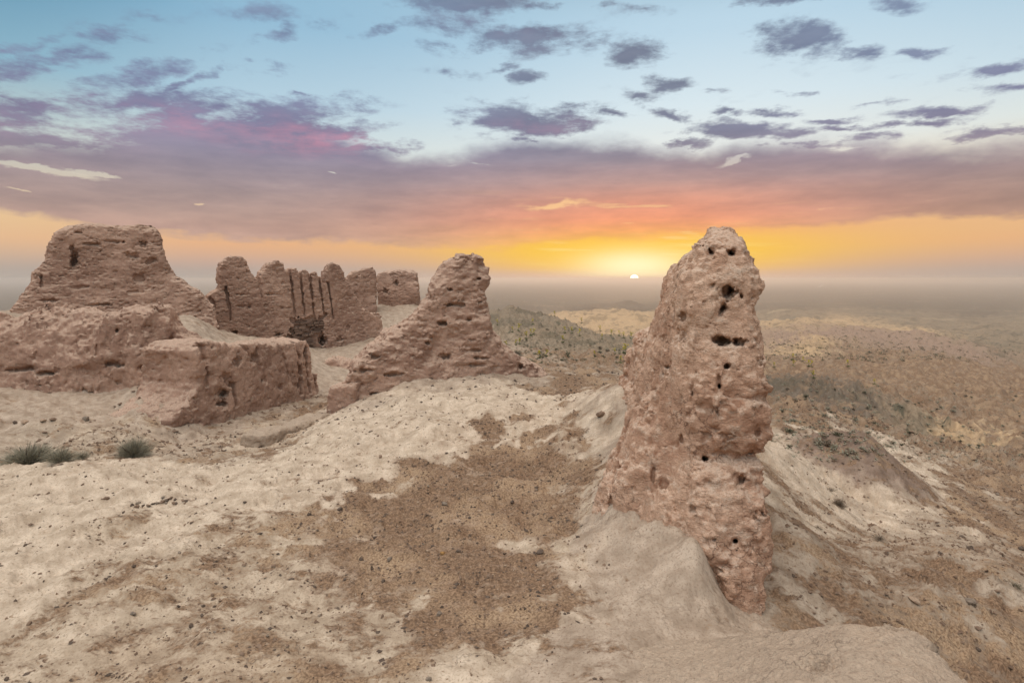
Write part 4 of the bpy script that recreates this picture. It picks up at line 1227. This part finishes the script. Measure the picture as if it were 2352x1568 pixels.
def build_world():
    w = bpy.data.worlds.new('World'); scene.world = w; w.use_nodes = True
    t = NT(w.node_tree)
    t.N.clear()
    D = t.node('ShaderNodeTexCoord').outputs['Generated']
    D = t.vm('NORMALIZE', D)
    s = t.node('ShaderNodeSeparateXYZ'); t.put(s.inputs[0], D)
    az = t.m('ARCTAN2', s.outputs[0], s.outputs[1]); el = t.m('ARCSINE', s.outputs[2])
    e = t.m('MULTIPLY', el, 1 / 1.571)
    da = t.m('SUBTRACT', az, SUN_AZ)
    # clear air
    zen = [(.36, (.34, .52, .66)), (.45, (.78, .80, .82)), (.62, (1.22, 1.14, 1.07)), (1.0, (1.46, 1.36, 1.27))]  # unseen upper sky, made extra bright to light the ground
    away = t.ramp(e, [(0., (.44, .36, .33)), (.016, (.60, .40, .31)), (.034, (.78, .44, .25)), (.055, (.80, .50, .26)), (.075, (.78, .58, .40)), (.10, (.72, .68, .58)), (.135, (.62, .72, .72)), (.18, (.42, .60, .72)), (.25, (.26, .47, .64)), (.30, (.24, .45, .62))] + zen)
    sunny = t.ramp(e, [(0., (.72, .42, .30)), (.014, (.95, .50, .14)), (.03, (1.0, .58, .06)), (.042, (1., .55, .08)), (.05, (.98, .46, .12)), (.075, (.93, .46, .26)), (.10, (.90, .72, .52)), (.135, (.82, .84, .80)), (.18, (.70, .81, .86)), (.25, (.52, .69, .81)), (.30, (.45, .64, .78))] + zen)
    teal = t.ramp(e, [(0., (.40, .36, .33)), (.034, (.78, .50, .29)), (.055, (.80, .56, .32)), (.075, (.66, .54, .40)), (.12, (.52, .58, .56)), (.18, (.22, .42, .54)), (.25, (.09, .26, .40)), (.30, (.08, .25, .40))] + zen)
    gs = t.m('EXPONENT', t.m('MULTIPLY', t.m('POWER', t.m('DIVIDE', da, .34), 2.), -1.))
    ghi = t.m('EXPONENT', t.m('MULTIPLY', t.m('POWER', t.m('DIVIDE', t.m('SUBTRACT', da, .12), .55), 2.), -1.))
    k = t.ss(e, .06, .14)
    g = t.m('ADD', t.m('MULTIPLY', gs, t.m('SUBTRACT', 1., k)), t.m('MULTIPLY', ghi, k))
    clear = t.mix(g, away, sunny)
    clear = t.mix(t.m('MULTIPLY', t.ss(da, -.62, -1.02), .85), clear, teal)
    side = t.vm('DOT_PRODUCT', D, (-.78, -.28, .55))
    lift = t.m('MULTIPLY_ADD', t.ss(side, -.45, .95), 1.75, .22)  # unseen upper sky brightened on the left to add directional light
    # cloud coordinates on a flat layer overhead + angular noise
    inv = t.m('DIVIDE', 1., t.m('ADD', t.m('MAXIMUM', s.outputs[2], 0.), .10))
    lay = t.node('ShaderNodeCombineXYZ')
    t.put(lay.inputs[0], t.m('MULTIPLY', s.outputs[0], inv)); t.put(lay.inputs[1], t.m('MULTIPLY', s.outputs[1], inv))
    lay = lay.outputs[0]
    ang = t.node('ShaderNodeCombineXYZ'); t.put(ang.inputs[0], az); t.put(ang.inputs[1], el); ang = ang.outputs[0]
    wv = t.vm('SUBTRACT', t.noise(t.map(ang, (1, 2.0, 1)), 9., 5., .62, out='Color'), (.5, .5, .5))
    wang = t.vm('ADD', ang, t.vm('MULTIPLY', wv, (.105, .052, 0)))
    sw = t.node('ShaderNodeSeparateXYZ'); t.put(sw.inputs[0], wang)
    nA = t.noise(t.map(ang, (1, 2.6, 1), rot=(0, 0, .12)), 7., 8., .66, .3)
    nB = t.noise(lay, 2.3, 8., .62)
    nC = t.noise(t.map(ang, (1, 5.5, 1), loc=(3, 1, 0), rot=(0, 0, .05)), 6., 6., .6)
    nD = t.noise(lay, 8.5, 7., .66)
    nz = t.m('ADD', t.m('ADD', t.m('MULTIPLY', nA, .40), t.m('MULTIPLY', nB, .32)), t.m('MULTIPLY', nD, .28))
    # big deck with a lower and an upper rim that follow the azimuth
    def rim(pts):
        st = []
        for px, py in pts:
            a, q = azel(px, py); st.append(((a + 1.0) / 2.0, q / .6))
        return t.m('MULTIPLY', t.ramp(t.m('MULTIPLY', t.m('ADD', sw.outputs[0], 1.0), .5), st), .6)
    lo = rim([(-200, 500), (0, 506), (150, 514), (330, 536), (500, 552), (700, 556), (900, 572), (1100, 578), (1250, 566), (1450, 556), (1600, 545), (1750, 536), (1900, 520), (2100, 500), (2352, 502)])
    hi = rim([(-200, 330), (0, 330), (200, 320), (400, 285), (550, 262), (700, 270), (800, 322), (960, 362), (1060, 352), (1200, 326), (1400, 322), (1500, 336), (1650, 345), (1800, 330), (1900, 325), (2050, 345), (2352, 330)])
    eln = t.m('ADD', sw.outputs[1], t.m('MULTIPLY', t.m('SUBTRACT', nC, .5), .035))
    deck = t.m('MULTIPLY', t.ss(t.m('SUBTRACT', eln, lo), -.004, .012), t.ss(t.m('SUBTRACT', hi, sw.outputs[1]), -.018, .022))
    # single clouds: centre, half widths (in the photograph's pixels), tilt, strength
    B = [(1080, 8, 165, 34, 0, 1.1), (1160, 82, 215, 46, .05, 1.15), (1010, 108, 70, 20, .1, .7), (1450, 125, 80, 36, -.1, 1.1), (1540, 190, 62, 24, .1, .95), (1212, 185, 46, 17, 0, .9), (1160, 158, 40, 10, 0, .7), (1195, 275, 175, 48, 0, 1.25), (1330, 285, 60, 18, 0, .7),
         (1835, 95, 125, 42, .05, 1.2), (1985, 118, 55, 15, -.1, .75), (2075, 8, 85, 24, 0, 1.0), (1800, 0, 150, 12, 0, .8), (1480, 20, 60, 16, 0, .5), (2300, 160, 100, 20, -.15, .95), (2315, 205, 95, 22, -.05, 1.0), (2180, 258, 130, 15, -.05, 1.0), (1545, 262, 78, 16, .25, 1.1), (1700, 298, 165, 24, .05, 1.15),
         (1480, 215, 30, 8, 0, .4), (1900, 278, 60, 8, 0, .8), (1685, 256, 40, 9, 0, .8), (1780, 255, 55, 8, 0, .8), (1935, 297, 55, 8, 0, .9), (2090, 290, 130, 10, -.12, .9), (2250, 312, 110, 14, -.05, 1.0), (2010, 240, 70, 9, -.1, .7), (1840, 215, 40, 7, 0, .5), (1620, 208, 45, 8, 0, .6), (1400, 260, 60, 8, 0, .6),
         (1860, 335, 180, 14, -.05, .9), (1560, 325, 90, 12, 0, .8), (1220, 326, 60, 9, 0, .8), (2130, 118, 40, 8, 0, .5), (1050, 170, 40, 7, 0, .3), (1250, 8, 150, 10, 0, .5),
         (140, 130, 260, 38, -.30, .85), (60, 105, 140, 24, -.25, .75), (340, 165, 170, 28, -.3, .8), (655, 76, 60, 22, -.35, .75), (590, 160, 70, 16, 0, .5), (870, 74, 65, 16, -.2, .75), (702, 222, 36, 8, .05, .7), (760, 60, 40, 14, 0, .4), (600, 30, 90, 16, .2, .35),
         (320, 238, 190, 32, -.12, 1.15), (560, 285, 300, 48, -.16, 1.3), (430, 262, 180, 40, -.1, 1.1), (50, 268, 150, 44, -.1, 1.1), (80, 322, 230, 34, 0, 1.1), (330, 345, 250, 22, 0, 1.0), (730, 305, 150, 36, -.1, 1.3), (850, 345, 130, 22, -.1, 1.1), (410, 205, 130, 12, -.5, .75), (590, 250, 60, 12, 0, .5)]
    dens = None
    for cx, cy_, rx, ry, rot, st in B:
        a, q = azel(cx, cy_); a1, q1 = azel(cx + rx, cy_); a2, q2 = azel(cx, cy_ - ry)
        ex = max(abs(a1 - a), .01); ey = max(abs(q2 - q), .004)
        base = math.atan2(q1 - q, a1 - a)
        v = t.map(wang, (ex, ey, 1), (a, q, 0), (0, 0, base - rot), 'TEXTURE')
        dd = t.m('MULTIPLY', t.m('SUBTRACT', 1., t.vm('LENGTH', t.vm('MULTIPLY', v, (1, 1, 0)))), st)
        dens = dd if dens is None else t.m('MAXIMUM', dens, dd)
    blob = t.ss(t.m('ADD', t.m('MULTIPLY_ADD', dens, .80, .10), t.m('MULTIPLY', t.m('SUBTRACT', nz, .5), 6.0)), -.10, .75)
    blob = t.m('MULTIPLY', blob, t.ss(dens, -.75, .10))
    # stray wisps everywhere above
    wisp = t.m('MULTIPLY', t.m('MULTIPLY', t.ss(nz, .53, .70), .35), t.m('MULTIPLY', t.ss(el, .16, .22), t.ss(el, .75, .5)))
    slits = t.m('MULTIPLY', t.ss(nC, .635, .70), .75)
    deck = t.m('MULTIPLY', deck, t.m('SUBTRACT', 1., t.m('MULTIPLY', slits, t.ss(t.m('ABSOLUTE', t.m('SUBTRACT', da, .02)), .75, .3))))
    cov = t.m('MAXIMUM', t.m('MAXIMUM', deck, blob), wisp, clamp=True)
    # cloud colour by height, away from and towards the sun
    cA = t.ramp(e, [(.0, (.5, .36, .30)), (.05, (.52, .34, .29)), (.065, (.42, .295, .27)), (.085, (.36, .272, .275)), (.105, (.31, .25, .295)), (.13, (.25, .225, .325)), (.155, (.205, .205, .335)), (.20, (.20, .24, .38)), (.30, (.20, .29, .43)), (.45, (.74, .72, .74)), (1., (1.48, 1.38, 1.29))])
    cS = t.ramp(e, [(.0, (.95, .45, .14)), (.035, (1., .47, .13)), (.05, (.97, .40, .17)), (.065, (.90, .345, .20)), (.085, (.72, .32, .225)), (.105, (.47, .285, .27)), (.13, (.285, .235, .29)), (.155, (.185, .19, .28)), (.20, (.165, .185, .265)), (.30, (.18, .205, .29)), (.45, (.74, .72, .74)), (1., (1.48, 1.38, 1.29))])
    cc = t.mix(gs, cA, cS)
    cc = t.mix(t.m('MULTIPLY', t.ss(da, .16, .55), t.ss(e, .13, .06)), cc, t.mix(1., cc, (.86, .84, .80), 'MULTIPLY'))
    # rose light on the belly of the big left cloud
    for px, py, rx, ry, kk in ((735, 318, 120, 26, 1.0), (430, 275, 200, 22, .55), (690, 345, 90, 16, .5), (1250, 290, 120, 18, .30), (60, 285, 110, 22, .25), (1180, 50, 160, 40, .12)):
        a, q = azel(px, py)
        gq = t.m('EXPONENT', t.m('MULTIPLY', t.m('ADD', t.m('POWER', t.m('DIVIDE', t.m('SUBTRACT', sw.outputs[0], a), rx / F), 2.), t.m('POWER', t.m('DIVIDE', t.m('SUBTRACT', sw.outputs[1], q), ry / F), 2.)), -1.))
        cc = t.mix(t.m('MULTIPLY', gq, t.m('MULTIPLY', t.ss(nz, .40, .62), kk)), cc, (.55, .24, .34))
    cc = t.mix(1., cc, t.mix(t.ss(t.m('ADD', t.m('MULTIPLY', nA, .4), t.m('MULTIPLY', nC, .6)), .32, .68), (.82, .83, .87), (1.17, 1.15, 1.11)), 'MULTIPLY')
    sky = t.mix(t.m('MULTIPLY', cov, .93), clear, cc)
    # lit rims of thin cloud and pale streaks near the sun
    stre = t.m('MULTIPLY', t.ss(t.noise(t.map(ang, (1, 9., 1), rot=(0, 0, .03)), 5., 7., .6), .565, .66), t.m('MULTIPLY', t.ss(el, .015, .05), t.ss(el, .19, .10)))
    gstr = t.m('EXPONENT', t.m('MULTIPLY', t.m('ADD', t.m('POWER', t.m('DIVIDE', t.m('ADD', da, .02), .24), 2.), t.m('POWER', t.m('DIVIDE', t.m('SUBTRACT', el, .085), .06), 2.)), -1.))
    sky = t.mix(t.m('MULTIPLY', t.m('MULTIPLY', stre, gstr), .85), sky, (1.0, .66, .30))
    # one bright opening left of the sun
    a, q = azel(1285, 466)
    v = t.map(wang, (110 / F, 13 / F, 1), (a, q, 0), (0, 0, .10), 'TEXTURE')
    op = t.ss(t.m('ADD', t.m('SUBTRACT', 1., t.vm('LENGTH', t.vm('MULTIPLY', v, (1, 1, 0)))), t.m('MULTIPLY', t.m('SUBTRACT', nC, .5), 2.4)), 0., .7)
    sky = t.mix(t.m('MULTIPLY', op, .8), sky, (1.0, .62, .30))
    for px, py, rx, ry, rot, kk in ((90, 388, 150, 9, -.10, .85), (215, 398, 70, 7, -.05, .8), (40, 442, 60, 4, -.05, .8), (460, 465, 22, 4, .15, .8), (1690, 372, 60, 7, .1, .5), (765, 398, 14, 3, 0, .7)):
        a, q = azel(px, py)
        v = t.map(wang, (rx / F * math.cos(a) ** 2, ry / F * math.cos(a), 1), (a, q, 0), (0, 0, rot), 'TEXTURE')
        op = t.ss(t.m('ADD', t.m('SUBTRACT', 1., t.vm('LENGTH', t.vm('MULTIPLY', v, (1, 1, 0)))), t.m('MULTIPLY', t.m('SUBTRACT', nC, .5), 2.0)), .0, .55)
        sky = t.mix(t.m('MULTIPLY', op, kk), sky, clear)
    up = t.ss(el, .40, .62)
    back = t.m('MULTIPLY_ADD', t.m('MULTIPLY', t.ss(s.outputs[1], .1, -.7), t.ss(el, 0., .10)), .35, 1.)  # unseen sky behind the viewer, brightened to light the facing walls
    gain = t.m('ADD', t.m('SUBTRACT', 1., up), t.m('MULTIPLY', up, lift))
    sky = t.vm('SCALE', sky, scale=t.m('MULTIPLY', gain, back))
    # dusty layer over the horizon
    hz = t.m('EXPONENT', t.m('MULTIPLY', t.m('POWER', t.m('DIVIDE', t.m('MAXIMUM', el, 0.), .021), 2.), -1.))
    dustc = t.mix(gs, (.44, .375, .325), (.80, .50, .35))
    sky = t.mix(t.m('MULTIPLY', hz, .9), sky, dustc)
    # glow round the sun and the disc itself
    def gauss(w_, c_, h_):
        return t.m('EXPONENT', t.m('MULTIPLY', t.m('ADD', t.m('POWER', t.m('DIVIDE', da, w_), 2.), t.m('POWER', t.m('DIVIDE', t.m('SUBTRACT', el, c_), h_), 2.)), -1.))
    yel = t.m('MULTIPLY', gauss(.23, .036, .034), t.ss(el, -.002, .02))
    sky = t.mix(t.m('MULTIPLY', yel, .95), sky, (1.0, .60, .045))
    core = t.m('MULTIPLY', gauss(.095, .022, .028), t.ss(el, -.004, .008))
    sky = t.mix(t.m('MULTIPLY', core, .95), sky, (1.15, 1.0, .58))
    band = t.m('MULTIPLY', t.m('MULTIPLY', t.ss(t.noise(t.map(ang, (1, 14., 1)), 4., 5., .6), .52, .62), gauss(.16, .045, .022)), .6)
    sky = t.mix(band, sky, (1.0, .82, .34))
    disc = t.m('LESS_THAN', t.m('SQRT', t.m('ADD', t.m('POWER', da, 2.), t.m('POWER', t.m('SUBTRACT', el, -.0005), 2.))), .0072)
    disc = t.m('MULTIPLY', disc, t.m('GREATER_THAN', el, .0006))
    sky = t.mix(disc, sky, (4., 3.6, 2.6))
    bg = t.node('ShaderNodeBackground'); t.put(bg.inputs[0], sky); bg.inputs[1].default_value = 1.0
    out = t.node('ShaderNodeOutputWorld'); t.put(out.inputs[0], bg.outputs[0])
    w.cycles.sampling_method = 'MANUAL'; w.cycles.sample_map_resolution = 512


def build_light_camera():
    ld = bpy.data.lights.new('sun', 'SUN'); ld.energy = .45; ld.angle = math.radians(1.5); ld.color = (1., .62, .34)
    lo = bpy.data.objects.new('sun', ld); COL.objects.link(lo)
    from mathutils import Vector
    d = Vector((math.sin(SUN_AZ) * math.cos(SUN_EL), math.cos(SUN_AZ) * math.cos(SUN_EL), math.sin(SUN_EL)))
    lo.rotation_euler = d.to_track_quat('Z', 'Y').to_euler()
    lo.location = (0, 0, 60)
    cam = bpy.data.cameras.new('camera'); co = bpy.data.objects.new('camera', cam); COL.objects.link(co)
    cam.sensor_width = 36; cam.lens = 36 * F / 2352; cam.shift_y = -(784 - HY) / 2352
    cam.clip_start = .1; cam.clip_end = 60000
    co.location = (0, 0, CZ); co.rotation_euler = (math.radians(90), 0, 0)
    scene.camera = co
    # dusty air
    m = bpy.data.materials.new('dusty_air'); m.use_nodes = True
    nt = m.node_tree; nt.nodes.clear()
    v = nt.nodes.new('ShaderNodeVolumePrincipled')
    v.inputs['Color'].default_value = (.99, .90, .81, 1); v.inputs['Density'].default_value = HAZE; v.inputs['Anisotropy'].default_value = .6
    o = nt.nodes.new('ShaderNodeOutputMaterial'); nt.links.new(v.outputs[0], o.inputs['Volume'])
    S, zb, zt = 14500, -62., 8.6
    V = np.array([(x, y, z) for x in (-S, S) for y in (-S, S) for z in (zb, zt)], float)
    Q = np.array([(0, 1, 3, 2), (4, 6, 7, 5), (0, 4, 5, 1), (2, 3, 7, 6), (0, 2, 6, 4), (1, 5, 7, 3)])
    h = link_mesh('haze', V, Q, m, smooth=False)
    tag(h, kind='stuff')
    scene.render.engine = 'CYCLES'
    c = scene.cycles
    c.use_denoising = True; c.denoiser = 'OPENIMAGEDENOISE'; c.denoising_input_passes = 'RGB_ALBEDO_NORMAL'
    c.max_bounces = 8; c.diffuse_bounces = 3; c.volume_bounces = 4; c.caustics_reflective = False; c.caustics_refractive = False
    c.volume_step_rate = 1; c.volume_max_steps = 64
    scene.view_settings.view_transform = 'Standard'; scene.view_settings.look = 'None'
    scene.view_settings.exposure = EXPOSURE; scene.view_settings.gamma = 1


# ------------------------------------------------------------------ build
import time
T0 = time.time()
def lap(s): open('/tmp/lap.txt', 'a').write('LAP %-10s %.1f\n' % (s, time.time() - T0))
HAZE, EXPOSURE = 3.8e-4, 0.0
M_wall = mud_material('mud_brick', (.320, .186, .130), (.505, .315, .225), (.600, .430, .320), dust=.65, crack=.5)
M_near = mud_material('mud_weathered', (.475, .265, .170), (.650, .425, .295), (.710, .550, .420), dust=.5, crack=.75, fine=1.2)
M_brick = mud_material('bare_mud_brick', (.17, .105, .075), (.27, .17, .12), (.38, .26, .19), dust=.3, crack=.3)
M_ground = ground_material()
M_ledge = mud_material('clay_crust', (.365, .262, .188), (.450, .330, .237), (.52, .40, .295), dust=.4, crack=.5, fine=1.0)
build_terrain(M_ground); lap('terrain')
R = build_ruins(M_wall, M_near, M_brick, M_ledge); lap('ruins')
top = build_ledge(M_ledge)
st = [plain_mat('stone_dark', (.075, .052, .040), (.16, .115, .085), 30), plain_mat('stone_brown', (.15, .095, .065), (.28, .19, .13), 30), plain_mat('stone_grey', (.17, .130, .098), (.29, .225, .17), 30), plain_mat('stone_orange', (.25, .13, .045), (.38, .21, .08), 30), plain_mat('stone_buff', (.30, .205, .14), (.42, .30, .21), 30)]
build_stones(st, top); lap('stones')
build_plants((plain_mat('leaf_greygreen', (.23, .205, .145), (.40, .36, .265), 9, bump=0), plain_mat('wood_grey', (.10, .08, .06), (.19, .155, .12), 20, bump=0), plain_mat('twig_dry', (.16, .12, .085), (.30, .23, .165), 20, bump=0),
              plain_mat('leaf_olive', (.095, .086, .052), (.175, .155, .098), 2, bump=0), plain_mat('leaf_green', (.045, .075, .022), (.09, .13, .04), 5, bump=0), plain_mat('petal_yellow', (.50, .40, .02), (.66, .54, .05), 5, bump=0))); lap('plants')
build_plume(plain_mat('dust', (.75, .68, .60), (.85, .80, .72), .1, bump=0))
build_nest(R['pillar'], plain_mat('twig_nest', (.14, .10, .07), (.30, .22, .15), 60, bump=0))
build_world()
build_light_camera(); lap('done')
